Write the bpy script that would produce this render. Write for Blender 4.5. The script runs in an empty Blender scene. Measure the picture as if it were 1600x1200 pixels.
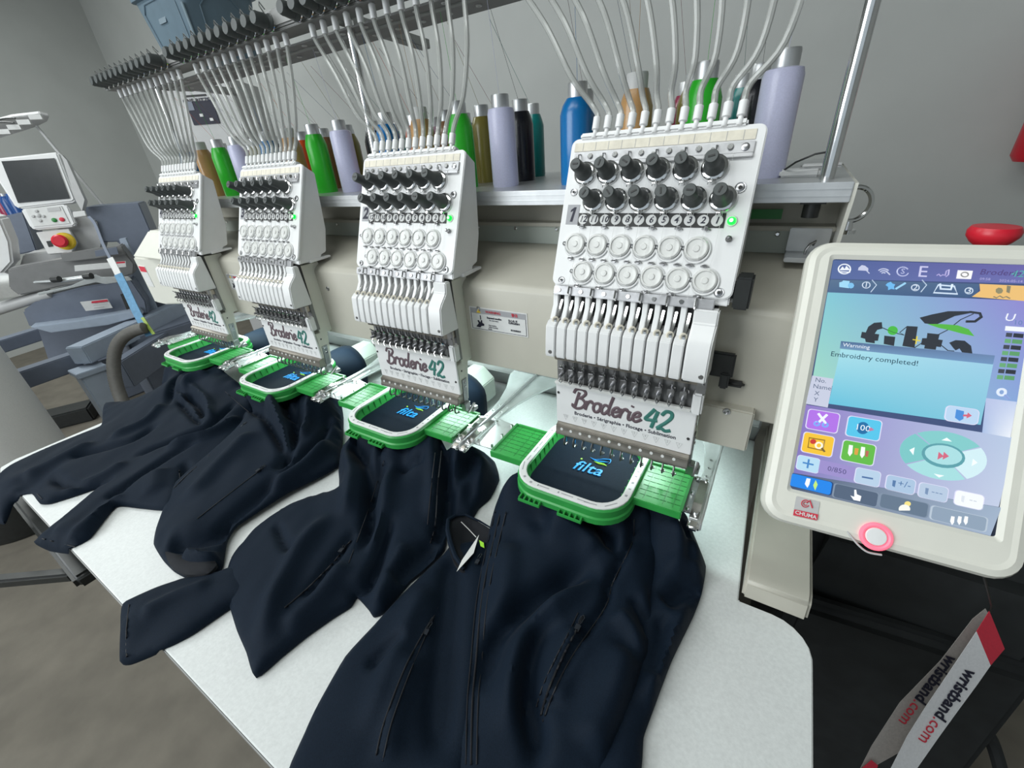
import bpy, bmesh, math, random
import numpy as np
from mathutils import Vector, Matrix, noise
from mathutils.geometry import delaunay_2d_cdt

# ------------------------------------------------------------------ camera, light, exposure
ZO = 1.40                      # camera height; everything below is laid out relative to the camera height
SC = bpy.context.scene
COL = SC.collection
F = 662.89                     # focal length in pixels of a 1600 px wide frame
RW = np.array([[0.85453479, 0.19530149, -0.48127707],
               [0.51424769, -0.4482555, 0.73117461],
               [-0.0729356, -0.87230977, -0.48348326]])   # rows: world axes in camera axes (right, down, forward)
cam_d = bpy.data.cameras.new('camera'); cam = bpy.data.objects.new('camera', cam_d); COL.objects.link(cam)
cam_d.sensor_width = 36; cam_d.lens = 36 * F / 1600; cam_d.clip_start = 0.02
cam.matrix_world = Matrix(((RW[0, 0], -RW[0, 1], -RW[0, 2], 0), (RW[1, 0], -RW[1, 1], -RW[1, 2], 0),
                           (RW[2, 0], -RW[2, 1], -RW[2, 2], ZO), (0, 0, 0, 1)))
SC.camera = cam
SC.view_settings.view_transform = 'Standard'; SC.view_settings.look = 'None'
SC.view_settings.exposure = 0.0; SC.view_settings.gamma = 1.0; SC.view_settings.use_curve_mapping = False
wd = bpy.data.worlds.new('world'); SC.world = wd; wd.use_nodes = True
wd.node_tree.nodes['Background'].inputs[0].default_value = (0.80, 0.92, 1.0, 1)
wd.node_tree.nodes['Background'].inputs[1].default_value = 0.55


def area(name, loc, target, size, size_y, power, color):
    l = bpy.data.lights.new(name, 'AREA'); l.shape = 'RECTANGLE'; l.size = size; l.size_y = size_y
    l.energy = power; l.color = color
    o = bpy.data.objects.new(name, l); COL.objects.link(o)
    o.location = (loc[0], loc[1], loc[2] + ZO)
    d = Vector(target) - Vector(loc)
    o.rotation_euler = d.to_track_quat('-Z', 'Y').to_euler()
    return o


area('daylight_door', (-2.5, -2.5, 1.0), (-1.1, 0.6, -0.4), 2.6, 2.2, 100, (0.93, 0.98, 1.0))
area('ceiling_fill', (-1.0, -0.5, 1.6), (-1.0, 0.2, -0.5), 2.4, 0.6, 27, (0.95, 1.0, 0.98))  # unseen overhead fill, strengthened to brighten the roll and jacket folds
area('ceiling_fill', (-4.3, 0.3, 1.75), (-4.3, 0.4, -0.5), 2.2, 0.5, 50, (0.95, 1.0, 0.98))  # added fill with no fixture, brightens the walls and old machine
for k in range(4):
    area('head_lamp', (-0.18 - 0.4 * k, 0.64, -0.348), (-0.18 - 0.4 * k, 0.64, -0.5), 0.16, 0.02, 0.9, (0.80, 1.0, 0.97))


# ------------------------------------------------------------------ helpers
def ray(p):
    return RW @ np.array([(p[0] - 800) / F, (p[1] - 600) / F, 1.0])


def atZ(p, z): r = ray(p); return r * (z / r[2])
def atY(p, y): r = ray(p); return r * (y / r[1])
def atX(p, x): r = ray(p); return r * (x / r[0])
def atD(p, d): return ray(p) * d


def onP(p, c, n):
    r = ray(p); return r * (np.dot(c, n) / np.dot(r, n))


def mat(name, col, rough=0.5, metal=0.0, spec=0.5, emit=None, es=1.0, alpha=None, nscale=None, namp=0.0, bump=0.0, bscale=200, trans=0.0, sheen=0.0, coat=0.0):
    m = bpy.data.materials.new(name); m.use_nodes = True
    nt = m.node_tree; b = nt.nodes['Principled BSDF']
    b.inputs['Base Color'].default_value = (*col, 1); b.inputs['Roughness'].default_value = rough
    b.inputs['Metallic'].default_value = metal; b.inputs['Specular IOR Level'].default_value = spec
    if emit: b.inputs['Emission Color'].default_value = (*emit, 1); b.inputs['Emission Strength'].default_value = es
    if alpha is not None: b.inputs['Alpha'].default_value = alpha
    if trans: b.inputs['Transmission Weight'].default_value = trans
    if sheen: b.inputs['Sheen Weight'].default_value = sheen; b.inputs['Sheen Roughness'].default_value = 0.4
    if coat: b.inputs['Coat Weight'].default_value = coat
    tc = nt.nodes.new('ShaderNodeTexCoord')
    if namp and nscale:
        n = nt.nodes.new('ShaderNodeTexNoise'); n.inputs['Scale'].default_value = nscale; n.inputs['Detail'].default_value = 4
        nt.links.new(tc.outputs['Object'], n.inputs['Vector'])
        r = nt.nodes.new('ShaderNodeValToRGB')
        r.color_ramp.elements[0].position = 0.3; r.color_ramp.elements[1].position = 0.7
        r.color_ramp.elements[0].color = tuple(max(0, c * (1 - namp)) for c in col) + (1,)
        r.color_ramp.elements[1].color = tuple(min(1, c * (1 + namp)) for c in col) + (1,)
        nt.links.new(n.outputs['Fac'], r.inputs['Fac']); nt.links.new(r.outputs['Color'], b.inputs['Base Color'])
    if bump:
        n2 = nt.nodes.new('ShaderNodeTexNoise'); n2.inputs['Scale'].default_value = bscale; n2.inputs['Detail'].default_value = 3
        nt.links.new(tc.outputs['Object'], n2.inputs['Vector'])
        bp = nt.nodes.new('ShaderNodeBump'); bp.inputs['Strength'].default_value = bump; bp.inputs['Distance'].default_value = 0.001
        nt.links.new(n2.outputs['Fac'], bp.inputs['Height']); nt.links.new(bp.outputs['Normal'], b.inputs['Normal'])
    return m


M = {}
M['wall'] = mat('painted_wall', (0.50, 0.512, 0.497), 0.9, nscale=3, namp=0.04, bump=0.3, bscale=90)
M['floor'] = mat('concrete_floor', (0.15, 0.134, 0.108), 0.75, nscale=9, namp=0.16, bump=0.4, bscale=60)
M['table'] = mat('speckled_laminate', (0.74, 0.76, 0.755), 0.42, nscale=260, namp=0.055, bump=0.12, bscale=260)
M['edge'] = mat('table_edge_band', (0.33, 0.33, 0.33), 0.5)
M['cream'] = mat('cream_enamel', (0.49, 0.47, 0.405), 0.38, nscale=30, namp=0.02)  # darkened cream: shade from the heads on the beam is in the colour
M['cream_l'] = mat('light_cream_enamel', (0.72, 0.71, 0.64), 0.35, nscale=30, namp=0.02)
M['white'] = mat('white_plastic', (0.80, 0.80, 0.80), 0.35, nscale=40, namp=0.015)
M['offwhite'] = mat('translucent_white_plastic', (0.72, 0.72, 0.70), 0.25, nscale=50, namp=0.03)
M['paper'] = mat('aged_paper_strip', (0.74, 0.69, 0.58), 0.7, nscale=120, namp=0.08)
M['chrome'] = mat('chrome', (0.78, 0.78, 0.78), 0.12, 1.0, nscale=60, namp=0.05)
M['strip'] = mat('satin_guide_strip', (0.36, 0.36, 0.37), 0.42, 0.85, nscale=70, namp=0.2)
M['steel'] = mat('brushed_steel', (0.42, 0.42, 0.43), 0.3, 1.0, nscale=80, namp=0.12)
M['alu'] = mat('satin_aluminium', (0.66, 0.67, 0.68), 0.38, 0.75, nscale=50, namp=0.06)
M['alup'] = mat('bright_aluminium_plate', (0.80, 0.83, 0.83), 0.25, 0.7, nscale=35, namp=0.08)
M['rackm'] = mat('grey_rack_enamel', (0.27, 0.27, 0.265), 0.5, 0.2, nscale=40, namp=0.05)
M['rackl'] = mat('pale_rack_flange', (0.36, 0.37, 0.36), 0.45, 0.2, nscale=40, namp=0.05)
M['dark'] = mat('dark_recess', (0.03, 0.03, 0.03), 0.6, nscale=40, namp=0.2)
M['black'] = mat('black_plastic', (0.022, 0.024, 0.024), 0.42, nscale=60, namp=0.15)
M['charcoal'] = mat('charcoal_knob', (0.066, 0.074, 0.074), 0.5, nscale=60, namp=0.12)
M['band'] = mat('printed_black', (0.022, 0.022, 0.022), 0.5, nscale=60, namp=0.1)
M['greypr'] = mat('printed_grey', (0.36, 0.36, 0.38), 0.5, nscale=60, namp=0.05)
M['bronze'] = mat('warm_steel', (0.36, 0.33, 0.29), 0.32, 0.9, nscale=60, namp=0.12)
M['led'] = mat('green_led', (0.0, 0.5, 0.05), 0.3, emit=(0.0, 1.0, 0.03), es=2.6)
M['ledc'] = mat('green_led_core', (0.6, 1.0, 0.6), 0.3, emit=(0.6, 1.0, 0.62), es=2.5)
M['darksteel'] = mat('dark_steel', (0.13, 0.13, 0.13), 0.3, 0.9, nscale=80, namp=0.12)
M['green'] = mat('green_hoop_plastic', (0.035, 0.32, 0.065), 0.35, nscale=40, namp=0.06)
M['greend'] = mat('deep_green_hoop_plastic', (0.02, 0.20, 0.04), 0.4, nscale=40, namp=0.06)
M['navy'] = mat('navy_softshell', (0.0047, 0.0110, 0.0222), 0.70, spec=0.12, nscale=700, namp=0.18, bump=0.18, bscale=900, sheen=0.03)
M['navyin'] = mat('dark_navy_lining', (0.004, 0.0055, 0.010), 0.85, nscale=500, namp=0.2)
M['navyl'] = mat('navy_softshell_lit', (0.026, 0.055, 0.115), 0.7, nscale=600, namp=0.12, bump=0.15, bscale=900, sheen=0.2)  # lit copy of the navy: lamp light put into the colour, unassigned
M['seam'] = mat('black_zip_tape', (0.004, 0.005, 0.009), 0.6, nscale=300, namp=0.3)
M['zip'] = mat('dark_zip_pull', (0.03, 0.035, 0.045), 0.3, 0.4, nscale=300, namp=0.2)
M['blueth'] = mat('blue_embroidery', (0.012, 0.30, 0.80), 0.35, nscale=900, namp=0.2, bump=0.4, bscale=1500)
M['limeth'] = mat('lime_embroidery', (0.38, 0.80, 0.05), 0.35, nscale=900, namp=0.2, bump=0.4, bscale=1500)
M['tube'] = mat('clear_vinyl_tube', (0.50, 0.51, 0.49), 0.16, nscale=40, namp=0.05, alpha=0.62, coat=0.4)
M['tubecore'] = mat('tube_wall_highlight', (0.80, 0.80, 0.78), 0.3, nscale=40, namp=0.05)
M['red'] = mat('red_plastic', (0.60, 0.012, 0.03), 0.35, nscale=40, namp=0.05)
M['yellow'] = mat('yellow_plastic', (0.78, 0.55, 0.03), 0.4, nscale=40, namp=0.05)
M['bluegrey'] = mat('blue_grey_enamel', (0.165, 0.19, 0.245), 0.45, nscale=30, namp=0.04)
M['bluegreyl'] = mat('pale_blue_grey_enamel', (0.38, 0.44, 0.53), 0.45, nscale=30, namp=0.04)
M['greyl'] = mat('light_grey_plastic', (0.50, 0.50, 0.50), 0.45, nscale=30, namp=0.03)
M['greym'] = mat('mid_grey_enamel', (0.22, 0.22, 0.22), 0.45, nscale=30, namp=0.05)
M['scr_off'] = mat('unlit_screen', (0.03, 0.034, 0.038), 0.25, nscale=30, namp=0.06)
M['tote'] = mat('slate_blue_tote', (0.105, 0.16, 0.205), 0.5, nscale=20, namp=0.06)
M['totel'] = mat('tote_pale_edge', (0.22, 0.30, 0.35), 0.5, nscale=20, namp=0.06)
M['roll'] = mat('white_backing_roll', (0.90, 0.90, 0.89), 0.8, nscale=200, namp=0.03)
M['lany'] = mat('white_satin_ribbon', (0.72, 0.72, 0.74), 0.5, nscale=300, namp=0.05)
M['lanyb'] = mat('ribbon_reverse', (0.40, 0.37, 0.35), 0.6, nscale=300, namp=0.08)
M['inkr'] = mat('red_ink', (0.62, 0.03, 0.06), 0.6, nscale=300, namp=0.05)
M['inkb'] = mat('navy_ink', (0.012, 0.012, 0.03), 0.6, nscale=300, namp=0.1)
M['inkp'] = mat('plum_ink', (0.13, 0.09, 0.105), 0.5, nscale=300, namp=0.1)
M['inkg'] = mat('teal_ink', (0.045, 0.19, 0.16), 0.5, nscale=300, namp=0.1)
M['inkl'] = mat('pale_grey_ink', (0.45, 0.45, 0.45), 0.5, nscale=300, namp=0.1)
M['rubber'] = mat('grey_corrugated_hose', (0.12, 0.115, 0.105), 0.6, nscale=60, namp=0.1)
M['panelg'] = mat('pale_green_panel', (0.46, 0.50, 0.455), 0.4, nscale=20, namp=0.03)
M['penb'] = mat('blue_strap', (0.10, 0.27, 0.45), 0.5, nscale=60, namp=0.15)
M['lime'] = mat('lime_strap', (0.33, 0.45, 0.08), 0.5, nscale=60, namp=0.1)
M['label'] = mat('white_sticker', (0.70, 0.70, 0.69), 0.5, nscale=60, namp=0.03)
M['cover'] = mat('black_cover', (0.012, 0.014, 0.015), 0.75, nscale=25, namp=0.3, bump=0.3, bscale=40)


def emis(name, col, s=1.0):
    k = 'e_' + name
    if k not in M: M[k] = mat('screen_' + name, tuple(c * 0.1 for c in col), 0.2, emit=col, es=s)
    return M[k]


class MB:
    def __init__(s): s.v = []; s.f = []; s.mi = []; s.cur = 0
    def add(s, vs, fs):
        o = len(s.v); s.v += [tuple(map(float, p)) for p in vs]
        for f in fs: s.f.append(tuple(i + o for i in f)); s.mi.append(s.cur)
        return s
    def mat(s, i): s.cur = i; return s
    def box(s, lo, hi):
        x0, y0, z0 = lo; x1, y1, z1 = hi
        return s.add([(x0, y0, z0), (x1, y0, z0), (x1, y1, z0), (x0, y1, z0), (x0, y0, z1), (x1, y0, z1), (x1, y1, z1), (x0, y1, z1)],
                     [(0, 3, 2, 1), (4, 5, 6, 7), (0, 1, 5, 4), (1, 2, 6, 5), (2, 3, 7, 6), (3, 0, 4, 7)])
    def obox(s, c, ax, ay, az, hx, hy, hz):
        c, ax, ay, az = map(np.array, (c, ax, ay, az)); p = []
        for k in (-1, 1):
            for i, j in ((-1, -1), (1, -1), (1, 1), (-1, 1)): p.append(c + ax * hx * i + ay * hy * j + az * hz * k)
        return s.add(p, [(0, 3, 2, 1), (4, 5, 6, 7), (0, 1, 5, 4), (1, 2, 6, 5), (2, 3, 7, 6), (3, 0, 4, 7)])
    def prism(s, poly, vec):
        n = len(poly); a = [np.array(p, float) for p in poly]; b = [p + np.array(vec) for p in a]
        return s.add(a + b, [tuple(range(n))[::-1], tuple(range(n, 2 * n))] + [(i, (i + 1) % n, n + (i + 1) % n, n + i) for i in range(n)])
    def ring(s, outer, inner, vec):
        n = len(outer); A = [np.array(p, float) for p in outer]; B = [np.array(p, float) for p in inner]; v = np.array(vec)
        vs = A + B + [p + v for p in A] + [p + v for p in B]; fs = []
        for i in range(n):
            j = (i + 1) % n
            fs += [(i, n + i, n + j, j), (2 * n + i, 2 * n + j, 3 * n + j, 3 * n + i), (i, j, 2 * n + j, 2 * n + i), (n + i, 3 * n + i, 3 * n + j, n + j)]
        return s.add(vs, fs)
    def lathe(s, p, axis, prof, n=16, cap=True):
        a = Vector(axis).normalized(); u = a.orthogonal().normalized(); w = a.cross(u); p = Vector(p); vs = []
        for r, h in prof:
            for i in range(n):
                t = 2 * math.pi * i / n; vs.append(p + a * h + (u * math.cos(t) + w * math.sin(t)) * r)
        fs = [(k * n + i, k * n + (i + 1) % n, (k + 1) * n + (i + 1) % n, (k + 1) * n + i) for k in range(len(prof) - 1) for i in range(n)]
        if cap: fs += [tuple(range(n))[::-1], tuple((len(prof) - 1) * n + i for i in range(n))]
        return s.add(vs, fs)
    def cyl(s, p0, p1, r0, r1=None, n=10):
        d = Vector(p1) - Vector(p0); return s.lathe(p0, d, [(r0, 0), (r1 if r1 else r0, d.length)], n)
    def tube(s, pts, r, n=6, closed=False):
        P = [Vector(p) for p in pts]; N = len(P); vs = []; u = None
        for i in range(N):
            a = P[(i - 1) % N] if (closed or i) else P[0]; b = P[(i + 1) % N] if (closed or i < N - 1) else P[-1]
            t = (b - a).normalized()
            if u is None: u = t.orthogonal().normalized()
            u = (u - t * u.dot(t)).normalized(); w = t.cross(u); rr = r[i] if hasattr(r, '__len__') else r
            for k in range(n):
                q = 2 * math.pi * k / n; vs.append(P[i] + (u * math.cos(q) + w * math.sin(q)) * rr)
        fs = [(i * n + k, i * n + (k + 1) % n, ((i + 1) % N) * n + (k + 1) % n, ((i + 1) % N) * n + k) for i in range(N if closed else N - 1) for k in range(n)]
        if not closed: fs += [tuple(range(n))[::-1], tuple((N - 1) * n + k for k in range(n))]
        return s.add(vs, fs)
    def torus(s, c, nrm, R, r, n=16, m=6):
        a = Vector(nrm).normalized(); u = a.orthogonal().normalized(); w = a.cross(u); c = Vector(c)
        return s.tube([c + (u * math.cos(2 * math.pi * i / n) + w * math.sin(2 * math.pi * i / n)) * R for i in range(n)], r, m, True)


def wloc(o):
    v = Vector((0, 0, 0))
    while o is not None: v += o.location; o = o.parent
    return v


def tag(o, label=None, cat=None, group=None, kind=None):
    if label: o['label'] = label
    if cat: o['category'] = cat
    if group: o['group'] = group
    if kind: o['kind'] = kind
    return o


def thing(name, label, cat, loc, group=None):
    o = bpy.data.objects.new(name, None); COL.objects.link(o); o.location = loc; o.empty_display_size = 0.05
    return tag(o, label, cat, group)


def obj(name, mb, mats, parent=None, smooth=38, bevel=0, seg=2, origin=None):
    me = bpy.data.meshes.new(name)
    if not isinstance(mats, (list, tuple)): mats = [mats]
    if origin is None: origin = Vector((0, 0, 0)) if parent is None else wloc(parent)
    ox, oy, oz = origin
    me.from_pydata([(x - ox, y - oy, z - oz) for x, y, z in mb.v], [], mb.f)
    for m in mats: me.materials.append(M[m] if isinstance(m, str) else m)
    if len(mats) > 1: me.polygons.foreach_set('material_index', mb.mi)
    b = bmesh.new(); b.from_mesh(me); bmesh.ops.recalc_face_normals(b, faces=b.faces)
    if bevel:
        ed = [e for e in b.edges if len(e.link_faces) == 2 and e.calc_face_angle(0) > 0.6]
        bmesh.ops.bevel(b, geom=ed, offset=bevel, segments=seg, affect='EDGES', clamp_overlap=True)
    b.to_mesh(me); b.free()
    if smooth:
        me.polygons.foreach_set('use_smooth', [True] * len(me.polygons)); me.set_sharp_from_angle(angle=math.radians(smooth))
    o = bpy.data.objects.new(name, me); COL.objects.link(o)
    if parent is not None: o.parent = parent
    else: o.location = origin
    return o


def solo(name, mb, mats, label, cat, group=None, **kw):
    a = np.array(mb.v); org = Vector((a[:, 0].mean(), a[:, 1].mean(), a[:, 2].min()))
    return tag(obj(name, mb, mats, None, origin=org, **kw), label, cat, group)


def textmesh(s, size, ext=0.0002, shear=0.0, bold=0.0, align='CENTER'):
    c = bpy.data.curves.new('t', 'FONT'); c.body = s; c.size = size; c.extrude = ext; c.shear = shear; c.offset = bold
    c.align_x = align; c.align_y = 'CENTER'; c.resolution_u = 2
    o = bpy.data.objects.new('t', c); COL.objects.link(o)
    bpy.context.view_layer.update()
    me = bpy.data.meshes.new_from_object(o.evaluated_get(bpy.context.evaluated_depsgraph_get()))
    vs = [tuple(v.co) for v in me.vertices]; fs = [tuple(p.vertices) for p in me.polygons]
    bpy.data.objects.remove(o); bpy.data.curves.remove(c); bpy.data.meshes.remove(me)
    return vs, fs


def addtext(mb, s, c, right, up, size, ext=0.0002, lift=0.0002, **kw):
    vs, fs = textmesh(s, size, ext, **kw)
    c, right, up = Vector(c), Vector(right).normalized(), Vector(up); up = (up - right * up.dot(right)).normalized()
    n = right.cross(up)
    mb.add([c + right * x + up * y + n * (z + lift) for x, y, z in vs], fs); return mb


def copy_tree(o, parent=None):
    c = o.copy(); COL.objects.link(c)
    if parent is not None: c.parent = parent
    for ch in KIDS.get(o.name, []): copy_tree(ch, c)
    return c


KIDS = {}
def index_kids(root):
    KIDS[root.name] = [o for o in COL.objects if o.parent == root]
    for k in KIDS[root.name]: index_kids(k)


def spline(pts, n=6, closed=False, ten=.5):
    P = [np.array(p, float) for p in pts]; N = len(P); out = []
    for i in range(N if closed else N - 1):
        p0 = P[(i - 1) % N] if (closed or i) else P[0]; p1 = P[i]; p2 = P[(i + 1) % N]; p3 = P[(i + 2) % N] if (closed or i + 2 < N) else P[-1]
        for k in range(n):
            t = k / n
            m1, m2 = (p2 - p0) * ten, (p3 - p1) * ten; t2, t3 = t * t, t ** 3
            out.append((2 * t3 - 3 * t2 + 1) * p1 + (t3 - 2 * t2 + t) * m1 + (3 * t2 - 2 * t3) * p2 + (t3 - t2) * m2)
    if not closed: out.append(P[-1])
    return out


def rrect(x0, y0, x1, y1, r, n=5):
    out = []
    for cx, cy, a in ((x1 - r, y0 + r, -90), (x1 - r, y1 - r, 0), (x0 + r, y1 - r, 90), (x0 + r, y0 + r, 180)):
        for k in range(n + 1):
            t = math.radians(a + 90 * k / n); out.append((cx + r * math.cos(t), cy + r * math.sin(t)))
    return out


# ------------------------------------------------------------------ the room
TZ = -0.56                     # table top
def struct(name, mb, m, **kw):
    o = obj(name, mb, m, **kw); o['kind'] = 'structure'; return o
struct('floor', MB().box((-7.5, -4.5, -1.45), (4.5, 2.75, -1.40)), 'floor')
struct('wall_back', MB().box((-6.6, 2.6, -1.40), (4.5, 2.72, 1.9)), 'wall')
struct('wall_left', MB().prism([(-6.5, 2.6, -1.40), (-5.2, -4.4, -1.40), (-5.3, -4.4, -1.40), (-6.62, 2.7, -1.40)], (0, 0, 3.3)), 'wall')

struct('wall_right', MB().box((3.2, -4.5, -1.40), (3.32, 2.72, 1.9)), 'wall')
struct('ceiling', MB().box((-6.6, -4.5, 1.9), (3.32, 2.72, 2.0)), 'wall')

# ------------------------------------------------------------------ work table
tb = thing('work_table', 'long white speckled laminate table carrying the navy jackets', 'table', (-0.7, 0.4, -1.40))
poly = [(-1.467, 0.843), (-1.467, 0.05), (-1.455, 0.022), (-1.43, 0.017), (0.128, 0.017)]
poly += [(0.128, 0.40)] + [(0.083 + 0.045 * math.cos(t), 0.405 + 0.045 * math.sin(t)) for t in np.linspace(0.1, math.pi / 2, 6)] + [(0.043, 0.45), (0.030, 0.843)]
obj('tabletop', MB().prism([(x, y, TZ - 0.022) for x, y in poly], (0, 0, 0.022)), ['table'], tb, bevel=0.0015)
obj('edge_band', MB().prism([(-1.43, 0.0155, TZ - 0.0235), (0.126, 0.0155, TZ - 0.0235), (0.126, 0.0165, TZ - 0.0235), (-1.43, 0.0165, TZ - 0.0235)], (0, 0, 0.0205)), 'edge', tb)
obj('apron', MB().box((-1.40, 0.06, TZ - 0.09), (0.02, 0.09, TZ - 0.022)).box((-1.40, 0.74, TZ - 0.09), (0.02, 0.77, TZ - 0.022)), 'greym', tb)
for x in (-1.20, -0.02):
    for y in (0.62, 0.78): obj('leg', MB().box((x - 0.025, y - 0.025, -1.40), (x + 0.025, y + 0.025, TZ - 0.022)), 'black', tb, bevel=0.003)

# black folding frame that shows beyond the front edge of the table
fr = thing('black_stand_frame', 'black steel stand frame poking out under the front edge of the white table', 'stand', (-1.25, -0.02, -1.40))
def xbar(mb, p0, p1, z, w, h):
    a = atZ(p0, z); b = atZ(p1, z); d = (b - a) / np.linalg.norm(b - a); n = np.array([-d[1], d[0], 0])
    return mb.obox((a + b) / 2, d, n, (0, 0, 1), np.linalg.norm(b - a) / 2, w / 2, h / 2)
obj('rail', xbar(MB(), (36, 782), (137, 905), TZ - 0.085, 0.034, 0.03), 'black', fr, bevel=0.008, seg=3)
obj('crossbar', xbar(MB(), (-520, 955), (118, 897), TZ - 0.12, 0.022, 0.022), 'black', fr, bevel=0.004)
for p in ((-500, 950),):
    a = atZ(p, TZ - 0.12); obj('leg', MB().box((a[0] - 0.013, a[1] - 0.013, -1.40), (a[0] + 0.013, a[1] + 0.013, a[2])), 'black', fr, bevel=0.003)

# ------------------------------------------------------------------ machine body
mc = thing('embroidery_machine', 'cream beam and bed of the four head embroidery machine', 'embroidery machine', (-0.75, 0.7, -1.40))
XL, XR = -1.50, 0.054
def xprism(prof, x0, x1): return MB().prism([(x0, y, z) for y, z in prof], (x1 - x0, 0, 0))
obj('beam', xprism([(.56, -.341), (.56, -.200), (.563, -.193), (.572, -.188), (.70, -.153), (.80, -.153), (.80, -.341)], XL, XR), 'cream', mc, bevel=0.002)
obj('beam_end_cover', MB().prism([(-1.475, .565, -.350), (-1.555, .565, -.350), (-1.635, .530, -.350), (-1.705, .530, -.350), (-1.705, .80, -.350), (-1.475, .80, -.350)], (0, 0, .145)).prism([(-1.705, .530, -.205), (-1.705, .60, -.140), (-1.705, .80, -.140), (-1.705, .80, -.205)], (.19, 0, 0)), 'cream_l', mc, bevel=0.004)
obj('rear_cover_panel', MB().box((XL, .70, -.1535), (XR - .006, .72, -.122)), 'panelg', mc, bevel=0.001)
obj('panel_lip', MB().box((XL, .694, -.1225), (XR, .73, -.1165)), 'cream', mc, bevel=0.001)
obj('recess_back', MB().box((XL, .72, -.118), (XR, .735, -.078)), 'cream', mc)
for x in np.arange(-1.42, 0.03, 0.083):
    obj('screw', MB().lathe((x, .70, -.1275), (0, -1, 0), [(.0032, 0), (.0032, .0015), (.002, .0024)], 8), 'chrome', mc)
obj('cone_shelf', MB().box((-1.56, .630, -.0795), (XR, 1.08, -.0585)).box((-1.56, .6285, -.066), (XR, .6305, -.0645)).box((-1.56, .6285, -.0735), (XR, .6305, -.072)), 'alu', mc, bevel=0.0012)
obj('end_plate', MB().prism([(XR, .632, -.060), (XR, .632, -.079), (XR, .655, -.155), (XR, .72, -.19), (XR, .95, -.19), (XR, .95, -.060)], (0.004, 0, 0)), 'cream_l', mc)
obj('green_notice', MB().obox(atY((1194, 334.5), .699), (1, 0, 0), (0, 0, 1), (0, 1, 0), .021, .0062, .001), M['greend'], mc)
obj('stop_bolt', MB().cyl((0.021, .655, -.080), (0.021, .655, -.099), .009).box((.008, .64, -.0825), (.034, .67, -.0795)), 'black', mc)
# latch bracket at the right end of the beam
b = atY((1248, 402), .66)
obj('latch_bracket', MB().box((b[0] - .016, .655, b[2] - .006), (b[0] + .03, .70, b[2])).box((b[0] - .016, .692, b[2]), (b[0] + .03, .70, b[2] + .03)), 'alu', mc, bevel=0.001)
obj('latch_hook', MB().tube([(b[0] + .006, .676, b[2] + .001), (b[0] + .006, .67, b[2] + .008), (b[0] + .009, .668, b[2] + .015), (b[0] + .014, .672, b[2] + .018), (b[0] + .013, .678, b[2] + .012)], .0016), 'steel', mc)
# eye bolt
e = atY((1333, 319), .78)
obj('eye_bolt', MB().torus(e, (0.35, -1, 0.1), .0215, .0034, 28, 8).cyl((e[0], e[1], e[2] - .034), (e[0], e[1], e[2] - .022), .008, .006).lathe((e[0], e[1], e[2] - .038), (0, 0, 1), [(.012, 0), (.012, .005)], 12), 'chrome', mc)
# bed, right column and low cover at the table's right end
obj('bed', xprism([(.745, -.40), (.745, -.465), (.846, -.563), (.846, -1.30), (1.10, -1.30), (1.10, -.40)], -1.56, .03), 'greym', mc, bevel=0.003)
obj('base_cover', MB().prism([(.045, .455, TZ + .001), (.045, .462, TZ + .028), (.045, .474, TZ + .034), (.045, 1.0, TZ + .034), (.045, 1.0, TZ + .001)], (.076, 0, 0)), 'cream', mc, bevel=0.004, seg=3)
obj('column', MB().box((-.02, .86, -1.38), (.054, 1.05, -.19)), 'cream', mc, bevel=0.006)
r0 = atY((1198, 632), .62); r1 = atY((1196, 651), .62)
obj('guide_rail', MB().box((-.02, .615, r1[2] - .007), (.16, .66, r1[2] + .007)).box((-.02, .615, r0[2] - .006), (.16, .66, r0[2] + .006)), 'alup', mc, bevel=0.002)
# colour change unit beside head one
obj('colour_change_box', MB().box((-.0535, .545, -.384), (.012, .62, -.322)), 'cream', mc, bevel=0.002)
obj('cap_screw', MB().torus(atY((1135.5, 643), .5445), (0, -1, 0), .0037, .0014, 14, 6).lathe(atY((1135.5, 643), .545), (0, -1, 0), [(.0038, 0), (.003, .001), (.0022, .0006)], 12), 'steel', mc)
a = atY((1162, 455), .535)
obj('hand_knob', MB().obox(a, (1, 0, 0), (0, 1, 0), (0, 0, 1), .0085, .013, .0185).obox(a + np.array([-.014, .004, 0]), (1, 0, 0), (0, 1, 0), (0, 0, 1), .010, .008, .0085), 'black', mc, bevel=0.002)
a = atY((1127, 576), .545)
obj('slot_lever', MB().obox(a + np.array([0, 0, .006]), (1, 0, 0), (0, 1, 0), (0, 0, 1), .0145, .004, .017).obox(a + np.array([.006, -.003, -.014]), (1, 0, 0), (0, 1, 0), (0, 0, 1), .0055, .005, .011), 'black', mc, bevel=0.002)
a = atY((1147, 599), .556)
obj('lever_slot', MB().obox(a, (1, 0, 0), (0, 1, 0), (0, 0, 1), .0125, .006, .004), 'dark', mc, bevel=0.0035, seg=3)
# cylinder arms
for k in range(4):
    cx = -.184 - .4 * k
    oc = [(cx - .0165, -.46), (cx + .0165, -.46), (cx + .043, -.486), (cx + .043, -.535), (cx + .03, -.548), (cx - .03, -.548), (cx - .043, -.535), (cx - .043, -.486)]
    obj('cylinder_arm', MB().prism([(x, .612, z) for x, z in oc], (0, .135, 0)), 'panelg', mc, bevel=0.002)
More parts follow.
